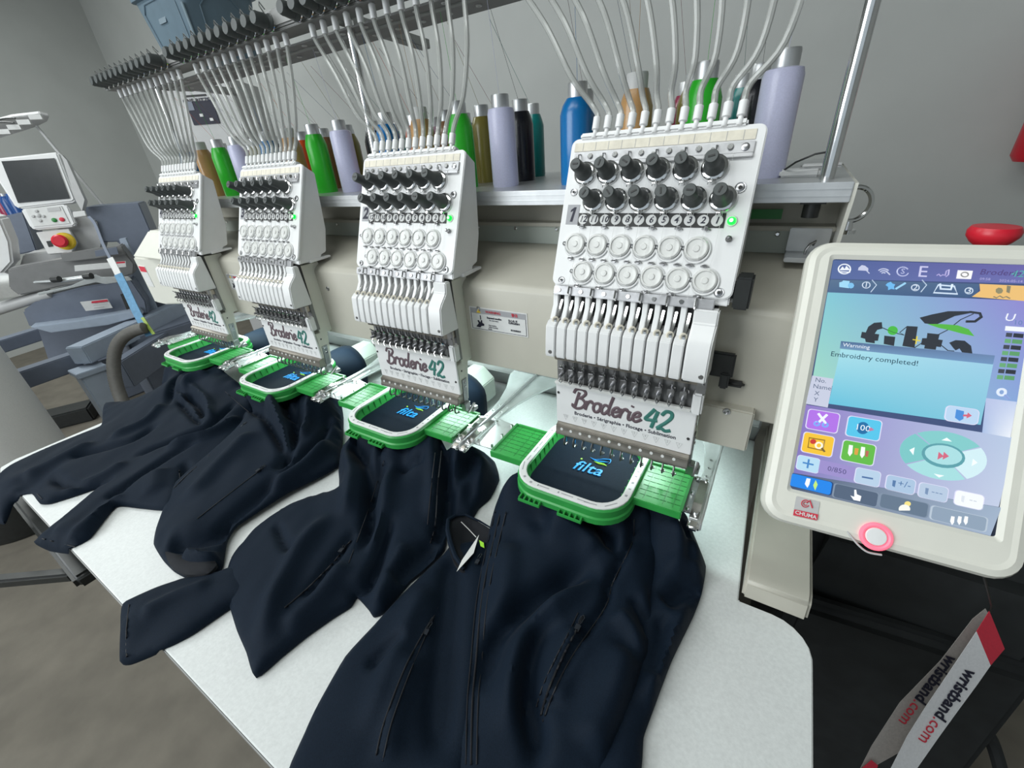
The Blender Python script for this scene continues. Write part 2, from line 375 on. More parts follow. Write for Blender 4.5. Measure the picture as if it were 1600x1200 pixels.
# warning labels on the beam between the heads
def warn(x0, x1, z0, z1, y=.5597, full=True):
    p = obj('warning_label', MB().box((x0, y - .0006, z0), (x1, y, z1)), 'label', mc)
    w, h = x1 - x0, z1 - z0; Y = y - .0007
    def r(a, b, c, d, dy=0.0004): return MB().box((x0 + a * w, Y - dy, z0 + b * h), (x0 + c * w, Y, z0 + d * h))
    obj('border', MB().box((x0 + .02 * w, Y, z0 + .04 * h), (x1 - .02 * w, Y + .0001, z0 + .06 * h)).box((x0 + .02 * w, Y, z0 + .04 * h), (x0 + .03 * w, Y + .0001, z1 - .05 * h)).box((x1 - .03 * w, Y, z0 + .04 * h), (x1 - .02 * w, Y + .0001, z1 - .05 * h)), 'inkb', p)
    obj('header', r(.02, .74, .98, .96), 'greypr', p)
    obj('hazard_triangle', MB().prism([(x0 + .13 * w, Y - .0006, z0 + .77 * h), (x0 + .21 * w, Y - .0006, z0 + .77 * h), (x0 + .17 * w, Y - .0006, z0 + .93 * h)], (0, .0003, 0)), 'yellow', p)
    obj('heading', addtext(MB(), 'WARNING', (x0 + .43 * w, Y - .0007, z0 + .845 * h), (1, 0, 0), (0, 0, 1), .15 * h), 'inkr', p); obj('heading', addtext(MB(), '警告', (x0 + .80 * w, Y - .0007, z0 + .845 * h), (1, 0, 0), (0, 0, 1), .15 * h), 'inkr', p)
    t = MB(); Yt = Y - .0003
    for s_, xx, zz, sz, bd in (('Exposed needles', .44, .60, .105, .0001), ('can cause injury', .43, .50, .07, 0), ('Stop machine', .40, .28, .07, 0), ('before touching', .41, .20, .07, 0), ('needle', .35, .12, .07, 0), ('当心扎手', .76, .60, .11, 0), ('先停机再操作', .78, .50, .09, 0), ('请勿触摸机针', .80, .20, .08, 0)):
        addtext(t, s_, (x0 + xx * w, Yt, z0 + zz * h), (1, 0, 0), (0, 0, 1), sz * h, bold=bd)
    obj('lettering', t, 'inkb', p)
    hd = [(.10, .14), (.15, .30), (.13, .42), (.16, .44), (.18, .34), (.20, .46), (.22, .45), (.215, .34), (.25, .30), (.245, .22), (.20, .20), (.17, .12)]
    t = MB().prism([(x0 + a * w, Y - .0004, z0 + b * h) for a, b in hd], (0, .0002, 0)).box((x0 + .185 * w, Y - .0004, z0 + .48 * h), (x0 + .20 * w, Y - .0002, z0 + .66 * h))
    obj('hand_pictogram', t, 'inkb', p)
a = atY((733, 477), .56); c = atY((826, 530), .56)
warn(a[0], c[0], c[2] + .003, a[2] - .001)
warn(a[0] - .8 + .005, c[0] - .8, c[2] + .003, a[2] - .001)
warn(a[0] - .4 + .04, c[0] - .4 - .03, c[2] + .003, a[2] - .001, y=.562)
w = MB().obox(np.array([-1.668, .5295, -.262]), (1, 0, 0), (0, 0, 1), (0, 1, 0), .022, .032, .0009)
p = obj('side_notice', w, 'label', mc); obj('notice_header', MB().obox(np.array([-1.668, .5288, -.240]), (1, 0, 0), (0, 0, 1), (0, 1, 0), .021, .008, .0009), 'inkr', p)
for k in range(3):
    for q in ((0.33, -.275),):
        x = -.15 - .4 * k - .4 + .13 - .004
        obj('cap_screw', MB().torus((x, .5595, -.235), (0, -1, 0), .0035, .0013, 12, 6).lathe((x, .5598, -.235), (0, -1, 0), [(.0035, 0), (.002, .0008)], 10), 'steel', mc)

# ------------------------------------------------------------------ hoop carriage: the arms that carry the hoops
cg = thing('hoop_carriage', 'bright aluminium carriage arms running under the beam between the green hoops', 'carriage', (-.82, .6, -.47))
ZA = -.4555
for k in range(5):
    X = -.0205 - .4 * k
    sd = (-1, 1) if k else (-1,)
    for s in sd:
        pl = [(0.0015, .458), (.016, .458), (.0165, .575), (.022, .62), (.036, .67), (.056, .715), (.062, .73), (.062, .78), (.0015, .86)]
        obj('arm_plate', MB().prism([(X + s * x, y, ZA - .003) for x, y in pl], (0, 0, .004)), 'alup', cg, bevel=0.0008)
        obj('screw_strip', MB().box((X + min(s * .004, s * .015), .548, ZA + .001), (X + max(s * .004, s * .015), .606, ZA + .003)), 'alup', cg, bevel=0.0005)
        for y in (.556, .577, .598): obj('screw', MB().lathe((X + s * .0095, y, ZA + .003), (0, 0, 1), [(.0022, 0), (.0022, .0008), (.001, .0004)], 8), 'steel', cg)
        obj('clip_spring', MB().prism([(X + s * .0045, .462, ZA + .001), (X + s * .0045, .545, ZA + .002), (X + s * .0045, .545, ZA + .0035), (X + s * .0045, .50, ZA + .009), (X + s * .0045, .475, ZA + .007), (X + s * .0045, .462, ZA + .004)], (s * .0115, 0, 0)), 'chrome', cg, bevel=0.0008)
        obj('clip_pin', MB().cyl((X + s * .009, .470, ZA), (X + s * .009, .470, ZA + .0105), .0034), 'chrome', cg)
        obj('clip_nose', MB().box((X + min(s * .001, s * .016), .446, ZA - .006), (X + max(s * .001, s * .016), .462, ZA + .003)), 'chrome', cg, bevel=0.003, seg=3)
    obj('centre_rib', MB().box((X - .0014, .452, ZA - .005), (X + .0014, .86, ZA + .007)), 'alu', cg, bevel=0.0006)
obj('drive_bar', MB().box((-1.65, .86, -.475), (.02, .90, -.44)), 'greym', cg)

# ------------------------------------------------------------------ thread rack above the heads
rk = thing('thread_rack', 'grey perforated overhead thread rack on chrome poles', 'thread rack', (-.7, .65, -.0585))
RX0, RX1 = -1.60, .16
obj('front_bar', MB().box((RX0, .606, .214), (RX1, .650, .240)), 'rackm', rk, bevel=0.003)
obj('front_flange', MB().box((RX0, .612, .2105), (RX1, .660, .2142)), 'rackm', rk, bevel=0.001)
obj('strip', MB().box((RX0 + .14, .661, .200), (RX1, .688, .203)), 'rackm', rk)
obj('strip', MB().box((RX0 + .14, .701, .200), (RX1, .757, .203)), 'rackm', rk)
obj('flange', MB().box((RX0 + .14, .6885, .1985), (RX1, .7005, .2045)), 'rackl', rk, bevel=0.001)
ey = MB()
for k in range(-1, 4):
    for q in range(6):
        x = -.05 - .4 * k - .058 * q
        if RX0 + .15 < x < RX1 - .02:
            ey.torus((x, .674, .1995), (0, 0, 1), .0042, .0013, 12, 5); ey.torus((x - .03, .725, .1995), (0, 0, 1), .0042, .0013, 12, 5)
o = obj('thread_eyelets', ey, 'label', rk); o['kind'] = 'stuff'
for xx in (-.725, .03, -1.46):
    obj('cross_bracket', MB().prism([(xx - .012, .61, .213), (xx - .012, .88, .196), (xx - .012, .88, .212), (xx - .012, .61, .229)], (.024, 0, 0)), 'rackl', rk, bevel=0.001)
for xx in (-.712, .029, -1.45):
    obj('pole', MB().cyl((xx, .668, -.0585), (xx, .668, .212), .0076, n=20), 'chrome', rk)
for k in range(4):
    for i in range(12):
        x = -.358 - .4 * k + .0294 * i
        obj('ferrule', MB().lathe((x, .626, .213), (0, 0, -1), [(.0042, -.002), (.0042, .004), (.0053, .004), (.0053, .021), (.0040, .0212)], 10), 'white', rk)
        t = MB().lathe((x - .004, .606, .222), (0, -1, .12), [(.0118, 0), (.0126, .004), (.0098, .008), (.0112, .012), (.0104, .024), (.0108, .026), (.009, .031), (.007, .031)], 12)
        g = obj('tensioner', t, 'charcoal', rk)
        obj('tensioner_disc', MB().lathe((x - .004, .607, .222), (0, -1, .12), [(.0135, .001), (.0135, .003)], 14).tube([(x - .004, .60, .233), (x - .002, .592, .243), (x + .003, .590, .247), (x + .002, .598, .238)], .0012, 5), 'chrome', g)

# ------------------------------------------------------------------ thread cones
TC = {'royal blue': (.0, .15, .42), 'tan': (.52, .29, .115), 'bright green': (.028, .52, .025), 'lilac white': (.70, .70, .93), 'rust orange': (.55, .20, .06), 'brown': (.28, .14, .06), 'olive gold': (.30, .25, .055),
      'black': (.012, .013, .02), 'dark purple': (.13, .035, .08), 'dark blue': (.01, .06, .22), 'crimson': (.27, .012, .055), 'teal': (.0, .20, .19), 'orange red': (.75, .10, .02)}
for n_, c_ in TC.items(): M['th_' + n_] = mat(n_.replace(' ', '_') + '_thread', c_, 0.27, nscale=500, namp=0.04, bump=0.06, bscale=900, sheen=0.1, coat=0.15)
GR = [['royal blue', 'tan', 'bright green', 'lilac white'], ['orange red', 'brown', 'olive gold', 'black'], ['dark purple', 'dark blue', 'crimson', 'teal']]
ORD = ['front', 'second', 'third']
HN = ['right-end', 'second from right', 'third from right', 'left-end']
for k in range(4):
    for r_ in range(3):
        for c_ in range(4):
            col = GR[r_][c_]
            if k == 0 and (r_, c_) == (1, 0): col = 'dark purple'
            if k == 0 and (r_, c_) == (2, 0): continue
            x = [-.312, -.221, -.130, -.040][c_] - .035 * r_ - .4 * k - (.012 * k if r_ == 0 else .004 * k)
            y = .722 + .113 * r_; z = -.0585
            R0 = .0236 if col != 'royal blue' or k else .027
            t = thing('thread_cone', '%s thread cone, %s row behind the %s head' % (col, ORD[r_], HN[k]), 'thread cone', (x, y, z), 'thread cones on the shelf behind the heads')
            full = col in ('lilac white',)
            pr = [(R0 * .96, 0), (R0, .004), (R0 * .985, .112), (R0 * .9, .119), (.0165, .1205)] if full else [(R0 * .97, 0), (R0, .004), (R0 * 1.0, .098), (R0 * .86, .110), (.0165, .1195)]
            obj('thread', MB().lathe((x, y, z), (0, 0, 1), pr, 20), 'th_' + col, t)
            tanw = col == 'tan'
            obj('spool_core', MB().lathe((x, y, z), (0, 0, 1), [(.0150, .119), (.0150, .1365), (.0142, .139), (.0118, .139), (.0112, .125)], 18, cap=False), 'label' if tanw else 'alu', t)
            obj('thread_strand', MB().tube([(x, y, z + .13), (x + .004, .70 + .05 * r_, .199)], .00028, 4), 'th_' + col, t)

# ------------------------------------------------------------------ embroidery heads
PB = np.array([-.263, .520, -.167]); PU = np.array([1.0, 0, 0]); PV = np.array([0, .0725, .172]); PV /= np.linalg.norm(PV); PN = np.array([0, -PV[2], PV[1]])
PW, PH = .2255, .1865
def pan(x, y): return onP((840 + .25 * x, 180 + .25 * y), PB, PN)           # a spot on the tilted panel
def pp(u, v, n=0.0): return PB + PU * u + PV * v + PN * n
def zB(x, y): return (820 + .2625 * x, 440 + .2625 * y)

hd = thing('needle_unit', 'white twelve needle head with green light, number 1 plate, at the right end', 'embroidery unit', (-.15, .54, -.455), 'embroidery heads along the beam')
rr = [pp(u, v, -.006) for u, v in rrect(0, 0, PW, PH, .009)]
obj('tension_panel', MB().prism(rr, PN * .006), 'white', hd, bevel=0.0012)
side = [(.5905, .003), (.6135, -.014), (.604, -.12), (.590, -.164), (.5755, -.168), (.5755, -.176), (.52, -.176), (.522, -.167)]
obj('rear_cover', MB().prism([(-.260, y + .002, z) for y, z in side], (.2205, 0, 0)), 'white', hd, bevel=0.0015)
obj('mount_foot', MB().prism([(-.262, .545, -.178), (-.262, .597, -.176), (-.262, .597, -.172), (-.262, .545, -.172)], (.227, 0, 0)), 'white', hd, bevel=0.001)
# top bar with tube connectors
obj('connector_bar', MB().obox(pp(PW / 2 - .004, PH + .002, -.004), PU, PV, PN, PW / 2 - .016, .0035, .0075), 'white', hd, bevel=0.002)
CX = [-.2325 + .01515 * i for i in range(12)]
for x in CX:
    base = pp(x + .263, PH + .002, .0005)
    c = obj('tube_connector', MB().lathe(base - PV * .001, PV, [(.0032, -.002), (.0045, 0), (.0045, .003), (.0029, .004), (.0029, .007), (.0049, .008), (.0049, .0225), (.0038, .023)], 10), 'white', hd)
for i in range(12):
    t0 = np.array([-.358 + .0294 * i, .626, .196]); b = pp(CX[i] + .263, PH + .002, .0005) + PV * .020
    dx = t0[0] - b[0]
    p = spline([t0 + (0, 0, .012), t0, t0 * .93 + b * .07 + (-dx * -.03, 0, 0), t0 * .62 + b * .38 + np.array([.010 + .006 * (i / 11) + dx * .05, -.006, 0]), t0 * .28 + b * .72 + np.array([.012 + .004 * (i / 11) + dx * .10, -.006, 0]), b + PV * .02 + np.array([dx * .10, 0, 0]), b + PV * .004, b - PV * .006], 5)
    tb_ = obj('thread_tube', MB().tube(p, .0036, 8), 'tube', hd)
    obj('highlight_core', MB().tube(p, .0007, 5), 'tubecore', tb_)  # pale inner core paints the tube's highlight as colour
# paper strip, metal guide strip
def pbox(mb, c, hu, hv, hn, off=0.0): return mb.obox(c + PN * (hn + off), PU, PV, PN, hu, hv, hn)
def psp(x0, y0, x1, y1): return (pan(x0, y0) + pan(x1, y1)) / 2
uv = lambda w: (w[0] + .263, (w - PB) @ PV)
u0, v0 = uv(pan(235, 205)); u1, v1 = uv(pan(1368, 118))
ps = obj('paper_strip', pbox(MB(), pp((u0 + u1) / 2, (v0 + v1) / 2), (u1 - u0) / 2, .0052, .0005), 'paper', hd)
t = MB()
for i in range(12): pbox(t, pp(u0 + (u1 - u0) * (i + .7) / 12.4, (v0 + v1) / 2), .00025, .0048, .0001, .001)
obj('pencil_marks', t, 'greypr', ps)
v0 = (uv(pan(240, 272))[1] + uv(pan(1340, 200))[1]) / 2; u0 = uv(pan(232, 270))[0]; u1 = uv(pan(1358, 200))[0]
gs = obj('guide_strip', pbox(MB(), pp((u0 + u1) / 2, v0), (u1 - u0) / 2, .0062, .0011).obox(pp((u0 + u1) / 2, v0 - .0085, .003), PU, PV, PN, (u1 - u0) / 2, .0022, .0007), 'strip', hd, bevel=0.0006)
for i in range(12):
    c = pp(u0 + .006 + (u1 - u0 - .025) * i / 11.3, v0 + (.0008 if i % 2 else -.0008), .0022)
    if i % 2: m_ = MB().lathe(c, PN, [(.0036, 0), (.0036, .001), (.0027, .0022), (.001, .0022)], 12)
    else: m_ = MB().tube([c + PU * .003 - PV * .004, c + PU * .003 + PN * .005 - PV * .003, c + PU * .003 + PN * .006 + PV * .002, c + PU * .003 + PV * .0045], .0009, 6).lathe(c - PU * .0015, PN, [(.0026, 0), (.002, .0016)], 10)
    obj('guide_stud', m_, 'chrome', gs)
obj('strip_screw', MB().lathe(pp(u1 - .009, v0, .0022), PN, [(.0042, 0), (.0042, .0008), (.0030, .0014)], 14), 'steel', gs)
# two rows of tension knobs
K1 = [(300, 372), (443, 362), (603, 356), (765, 350), (932, 340), (1108, 328)]; K2 = [(352, 540), (493, 536), (648, 532), (808, 530), (982, 528), (1158, 530)]
for n_, row in enumerate((K1, K2)):
    vs = [uv(pan(*p)) for p in row]; vv = sum(v for u, v in vs) / 6; ua, ub = vs[0][0], vs[-1][0]
    for i in range(6):
        c = pp(ua + (ub - ua) * i / 5, vv)
        k_ = obj('tension_knob', MB().lathe(c + PN * .004, PN, [(.0104, 0), (.0110, .003), (.0106, .008), (.0094, .012), (.0082, .0150), (.0075, .018), (.0072, .0315), (.0063, .033), (.0030, .033)], 20), 'charcoal', hd, smooth=50)
        obj('tension_disc', MB().lathe(c, PN, [(.0138, .0), (.0142, .0015), (.0128, .003), (.0142, .0045), (.0118, .0062)], 22), 'chrome', k_)
        obj('base_ring', MB().lathe(c, PN, [(.0155, -.0005), (.0152, .0016), (.0140, .0018)], 20), 'white', k_)
        sl = c + PN * .0372
        obj('spring_slot', MB().obox(sl, PU * math.cos(i * 1.3 + n_) + PV * math.sin(i * 1.3 + n_), PV * math.cos(i * 1.3 + n_) - PU * math.sin(i * 1.3 + n_), PN, .0034, .0009, .0004), 'dark', k_)
        q = c - PV * .0155 + PN * .003
        obj('check_spring', MB().tube([q + PU * .002, q + PN * .004, q - PU * .003 + PN * .003, q - PU * .004 - PV * .002], .0008, 5).lathe(q - PN * .002, PN, [(.0022, 0), (.0022, .006)], 8), 'chrome', k_)
        if n_ == 0:
            g = pp(ua + (ub - ua) * i / 5 + .0115, vv - .0225)
            obj('wire_guide', MB().tube([g - PU * .004, g - PU * .003 + PN * .004, g + PU * .002 + PN * .005, g + PU * .004 + PN * .001 + PV * .001], .0010, 6).lathe(g, PN, [(.0022, 0), (.0022, .003)], 8), 'chrome', hd)
# number band
a = uv(pan(255, 655)); b = uv(pan(1172, 658)); vb = (uv(pan(262, 650))[1] + uv(pan(1130, 662))[1]) / 2
bn = obj('number_band', pbox(MB(), pp((a[0] + b[0]) / 2, vb), (b[0] - a[0]) / 2, .0080, .0003), 'band', hd)
for i in range(12):
    c = pp(a[0] + .0068 + (b[0] - a[0] - .0150) * i / 11, vb, .0006)
    g = obj('number_disc', MB().lathe(c, PN, [(.0063, 0), (.0063, .0003)], 20), 'label', bn)
    obj('digit_%s' % ['twelve', 'eleven', 'ten', 'nine', 'eight', 'seven', 'six', 'five', 'four', 'three', 'two', 'one'][i], addtext(MB(), str(12 - i), c, PU, PV, .0105, .0001, .0005, shear=.18, bold=.0002), 'inkb', bn)
l_ = uv(pan(1213, 663))
obj('status_light', MB().lathe(pp(*l_), PN, [(.0042, 0), (.0042, .003), (.0030, .0050), (.0012, .0056)], 16), 'led', hd)
obj('light_core', MB().lathe(pp(*l_, .0050), PN, [(.0022, 0), (.0016, .0012), (.0004, .0015)], 12), 'ledc', hd)
obj('light_bezel', MB().torus(pp(*l_, .0004), PN, .0050, .0010, 18, 6), 'white', hd)
for p, r in (((228, 482), .0042), ((1268, 453), .0052), ((150, 1030), .0040), ((1133, 1110), .0048)):
    w_ = pp(*uv(pan(*p)))
    s_ = obj('panel_screw', MB().lathe(w_, PN, [(r, 0), (r, .0008), (r * .75, .0014)], 14).torus(w_ + PN * .001, PN, r, .0006, 14, 5), 'steel', hd)
    obj('hex_socket', MB().lathe(w_ + PN * .0014, PN, [(r * .45, 0), (r * .45, .0002)], 6), 'dark', s_)
w_ = pp(*uv(pan(1195, 775)))
obj('toggle_switch', MB().lathe(w_, PN, [(.0036, 0), (.0036, .002), (.0024, .003), (.0024, .008), (.0012, .009)], 10), 'steel', hd)
# thread break wheels
D1 = [(238, 808), (372, 815), (522, 818), (670, 824), (828, 830), (995, 832)]; D2 = [(282, 985), (414, 993), (565, 1000), (717, 1010), (877, 1022), (1047, 1033)]
def guide(c):
    obj('wire_guide', MB().tube([c - PU * .0042, c - PU * .002 + PN * .0035, c + PU * .002 + PN * .004, c + PU * .0045 - PV * .0012 + PN * .001], .0010, 6).lathe(c, PN, [(.0024, 0), (.0024, .0026)], 8), 'steel', hd)
for n_, row in enumerate((D1, D2)):
    vs = [uv(pan(*p)) for p in row]; vv = sum(v for u, v in vs) / 6; ua, ub = vs[0][0], vs[-1][0]
    for i in range(6):
        u = ua + (ub - ua) * i / 5; c = pp(u, vv)
        d_ = obj('sensor_wheel', MB().lathe(c, PN, [(.0133, 0), (.0133, .0035), (.0118, .0050), (.0108, .0050), (.0104, .0036), (.0042, .0032), (.0034, .0046), (.0015, .0046)], 26), 'offwhite', hd)
        obj('rim', MB().torus(c - PN * -.0012 - PV * .0012, PN, .0148, .0012, 26, 6), 'white', d_)
        obj('eyelet', MB().torus(c - PU * .0150 + PN * .003, PN + PU * .4, .0020, .0008, 12, 6), 'steel', d_)
        if n_ == 0: guide(pp(u + .0060, vv + .0225)); guide(pp(u - .004, vv - .0185)); guide(pp(u + .0125, vv - .0190))
        else: guide(pp(u - .005, vv - .0180))
# thin upper threads down the panel
t = MB()
for i in range(12):
    u = CX[i] + .263
    t.tube([pp(u, PH - .03, .004), pp(u + .002, .12, .005), pp(u + .001, .05, .006), pp(u - .002, -.004, .008)], .00022, 4)
o = obj('upper_threads', t, 'label', hd); o['kind'] = 'stuff'
# strip under the panel
c = pp(PW / 2 - .005, -.0075, .001)
st = obj('lower_guide_strip', MB().obox(c, PU, PV, PN, PW / 2 - .011, .0058, .0022), 'strip', hd, bevel=0.0008)
for i in range(12):
    q = pp(.014 + (PW - .05) * i / 11, -.0075, .0032)
    if i % 2: m_ = MB().tube([q + PV * .005, q + PV * .005 + PN * .004, q - PV * .004 + PN * .005, q - PV * .006], .0013, 6)
    else: m_ = MB().lathe(q, PN, [(.0030, 0), (.0026, .0016), (.0010, .0016)], 10)
    obj('guide_stud', m_, 'chrome', st)
# take-up lever cover: back plate, fins and end block
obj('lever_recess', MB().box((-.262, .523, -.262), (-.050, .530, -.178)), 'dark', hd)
xs0 = onP(zB(185, 400), np.array([0, .487, 0]), np.array([0, 1.0, 0]))[0]; xs1 = onP(zB(930, 550), np.array([0, .487, 0]), np.array([0, 1.0, 0]))[0]
pit = (xs1 - xs0) / 11
lo = [(.5135, -.2085), (.496, -.2105), (.4885, -.216), (.4855, -.235), (.4835, -.256), (.4845, -.2605), (.525, -.2625), (.525, -.2085)]
up = [(.5225, -.1785), (.5145, -.1785), (.5125, -.1935), (.5010, -.2105), (.5225, -.2140)]
for i in range(12):
    xr = xs0 + pit * i - .0012; xl = xr - pit + .0024
    if i == 0: xl = xs0 - pit * 1.0
    f_ = obj('lever_fin', MB().prism([(xl, y, z) for y, z in lo], (xr - xl, 0, 0)), 'white', hd, bevel=0.0009)
    obj('fin_neck', MB().prism([(xl, y, z) for y, z in up], ((xr - xl) * .52, 0, 0)), 'white', f_, bevel=0.0007)
    x = xr - .0035
    lv = obj('take_up_lever', MB().prism([(x - .001, .519, -.186), (x - .001, .508, -.200), (x - .001, .495, -.2085), (x - .001, .4945, -.213), (x - .001, .503, -.2115), (x - .001, .519, -.200)], (.0034, 0, 0)), 'chrome', hd, bevel=0.0003)
    obj('lever_eye', MB().torus((x - .0002, .4975, -.2095), (.5, -1, .35), .0034, .0017, 12, 6), 'paper', lv)
bl = [(.5225, -.1785), (.5100, -.1785), (.5080, -.195), (.4935, -.209), (.4885, -.216), (.4855, -.235), (.4835, -.256), (.4845, -.2605), (.528, -.2625)]
obj('end_block', MB().prism([(xs1 + .0012, y, z) for y, z in bl], (-.0475 - xs1, 0, 0)), 'white', hd, bevel=0.0018)
for p in ((150, 418), (1047, 570)):
    w_ = onP(zB(*p), np.array([0, .4838, 0]), np.array([0, 1.0, 0]))
    obj('block_screw', MB().lathe(w_, (0, -1, 0), [(.0030, 0), (.0026, .0006)], 12), 'steel', hd)
# needle bar section
obj('needle_case_back', MB().box((-.258, .522, -.322), (-.050, .530, -.262)), 'greym', hd)
nb = obj('needle_rail', MB().box((-.256, .508, -.2765), (-.052, .524, -.2640)), 'bronze', hd, bevel=0.001)
for i in range(12):
    x = -.2445 + .01570 * i
    obj('needle_bar', MB().cyl((x, .517, -.322), (x, .517, -.262), .0022, n=8), 'steel', hd)
    c_ = obj('needle_clamp', MB().box((x - .0045, .505, -.298), (x + .0045, .5165, -.2875)).cyl((x, .511, -.2990), (x + .001, .498, -.2975), .0030, .0026, 10), 'steel', hd, bevel=0.0008)
    obj('thread_hook', MB().tube([(x + .003, .506, -.288), (x + .003, .500, -.2805), (x + .0045, .498, -.279), (x + .006, .500, -.281), (x + .006, .507, -.289)], .0009, 5).tube([(x - .001, .507, -.300), (x - .002, .502, -.306), (x + .001, .5005, -.310), (x + .002, .505, -.3085)], .0010, 5), 'chrome', c_)
    obj('rail_slot', MB().box((x - .0048, .5074, -.2735), (x + .0048, .5082, -.2675)), 'dark', nb)
obj('thread_bar', MB().box((-.257, .5085, -.3185), (-.060, .515, -.3135)), 'offwhite', hd, bevel=0.001)
obj('rail_end_cap', MB().box((-.0605, .507, -.320), (-.0475, .524, -.288)), 'white', hd, bevel=0.0025)
obj('rail_end_plate', MB().box((-.058, .5075, -.2865), (-.0465, .512, -.262)).lathe((-.0505, .5075, -.274), (0, -1, 0), [(.0022, 0), (.0022, .0015)], 10), 'steel', hd, bevel=0.0008)
# name plate with the shop's script
NX0, NX1, NZ0, NZ1, NY = -.2565, -.0525, -.3885, -.3185, .5125
npl = obj('name_plate', MB().box((NX0, NY, NZ0), (NX1, NY + .0035, NZ1)), 'white', hd, bevel=0.0008)
SH = {'B': [[(.22, -.02), (.30, .8), (.42, 1.75)], [(-.1, 1.55), (.1, 2.0), (.7, 2.1), (1.05, 1.75), (.75, 1.25), (.35, 1.12), (.8, 1.08), (1.15, .7), (.95, .15), (.45, -.08), (.02, .1), (0, .35)]],
      'r': [[(0, .0), (.05, .5), (.08, 1.0)], [(.06, .55), (.2, .9), (.42, 1.04), (.56, .92), (.55, .78)]], 'o': [[(.4, 1.0), (.12, .85), (.05, .4), (.25, .03), (.55, .1), (.7, .5), (.6, .9), (.4, 1.0), (.75, .92)]],
      'd': [[(.65, .85), (.3, 1.0), (.05, .6), (.15, .1), (.4, .05), (.68, .5)], [(.85, 2.0), (.72, 1.0), (.70, .2), (.95, .02)]], 'e': [[(.08, .45), (.45, .55), (.6, .82), (.38, 1.0), (.1, .75), (.05, .3), (.3, .0), (.62, .18), (.8, .4)]],
      'i': [[(.1, .95), (.06, .4), (.15, .03), (.4, .2)], [(.18, 1.42), (.21, 1.56)]], '4': [[(.55, 1.9), (.2, 1.2), (0, .72), (.5, .72), (1.0, .78)], [(.85, 1.75), (.75, .9), (.68, -.05)]],
      '2': [[(.1, 1.45), (.35, 1.9), (.8, 1.85), (.9, 1.4), (.6, .8), (.05, .05), (.4, .12), (.75, -.05), (1.15, .12)]]}
ADV = {'B': 1.28, 'r': .70, 'o': .80, 'd': 1.02, 'e': .76, 'i': .42, '4': 1.12, '2': 1.3, ' ': .35}
def script(word, x, zb, s, y, wd_):
    m_ = MB()
    for ch in word:
        for st_ in SH.get(ch, []):
            pts = spline([(x + (a + .16 * b) * s, y, zb + b * s) for a, b in st_], 5)
            m_.tube([(p_[0], p_[1], p_[2]) for p_ in pts], wd_, 6)
        x += ADV[ch] * s
    m_.v = [(p_[0], y + (p_[1] - y) * .35, p_[2]) for p_ in m_.v]
    return m_, x
s_ = .0162
m1, xe = script('Broderie', -.2290, -.3545, s_, NY - .0003, .0026)
obj('script_word', m1, 'inkp', npl); m2, _ = script('42', xe + .005, -.3575, s_ * 1.0, NY - .0003, .0028)
obj('script_number', m2, 'inkg', npl)
t = MB(); addtext(t, 'Broderie • Sérigraphie • Flocage • Sublimation', (-.150, NY, -.3655), (1, 0, 0), (0, 0, 1), .0082, .0001, .0002, bold=.00016)
obj('strapline', t, 'inkb', npl)
t = MB(); t2 = MB()
for i in range(12):
    x = -.2405 + .0156 * i; zc = -.3765
    t.tube([(x - .0042, NY - .0001, zc + .0040), (x + .0042, NY - .0001, zc + .0040), (x, NY - .0001, zc - .0055)], .00028, 4, True)
    addtext(t2, str(12 - i), (x, NY, zc + .0014), (1, 0, 0), (0, 0, 1), .0052, .0001, .0002)
o = obj('needle_pointers', t, 'inkl', npl); o['kind'] = 'stuff'; o = obj('pointer_numbers', t2, 'inkl', npl); o['kind'] = 'stuff'
for x, z in ((NX0 + .004, -.3345), (NX1 - .006, -.3620)): obj('plate_screw', MB().lathe((x, NY, z), (0, -1, 0), [(.0022, 0), (.0016, .0014)], 10), 'dark', npl)
# presser bar, needles and feet
pb = obj('presser_bar', MB().prism([(-.2550, .5125, -.3885), (-.2550, .5055, -.3915), (-.2550, .5045, -.4005), (-.2550, .5030, -.4040), (-.2550, .5030, -.4075), (-.2550, .522, -.4075), (-.2550, .522, -.3885)], (.2015, 0, 0)), 'bronze', hd, bevel=0.0008)
for i in range(12):
    x = -.2445 + .01570 * i
    obj('stud', MB().lathe((x, .5050, -.3965), (0, -1, .1), [(.0023, 0), (.0023, .0008), (.0012, .0008)], 10), 'label', pb)
    f_ = obj('presser_foot', MB().tube([(x, .518, -.4075), (x, .518, -.418), (x + .0005, .512, -.424), (x + .001, .511, -.431), (x, .516, -.4355), (x, .522, -.4355)], .0015, 6).torus((x, .522, -.436), (0, 0, 1), .0028, .0009, 12, 5), 'darksteel', hd)
    obj('needle', MB().cyl((x, .522, -.437), (x, .522, -.4075), .0005, .0011, 6), 'chrome', f_)
# fixed arm behind the plate
obj('head_arm', MB().prism([(-.256, .517, -.408), (-.256, .536, -.408), (-.256, .548, -.335), (-.256, .575, -.335), (-.256, .575, -.182), (-.256, .5285, -.182), (-.256, .5285, -.33), (-.256, .517, -.33)], (.2025, 0, 0)), 'cream_l', hd, bevel=0.001)
b_ = obj('side_bracket', MB().prism([(-.0535, .522, -.362), (-.0535, .536, -.362), (-.0535, .531, -.412), (-.0535, .519, -.412)], (.002, 0, 0)), 'steel', hd, bevel=0.0005)
for z in (-.369, -.378): obj('bracket_screw', MB().lathe((-.0515, .529, z), (1, 0, 0), [(.0028, 0), (.0022, .0012)], 10), 'chrome', b_)
obj('wiper_unit', MB().box((-.056, .514, -.424), (-.046, .530, -.408)).cyl((-.047, .52, -.43), (-.044, .54, -.418), .003).box((-.052, .528, -.432), (-.040, .544, -.424)), 'steel', hd, bevel=0.001)
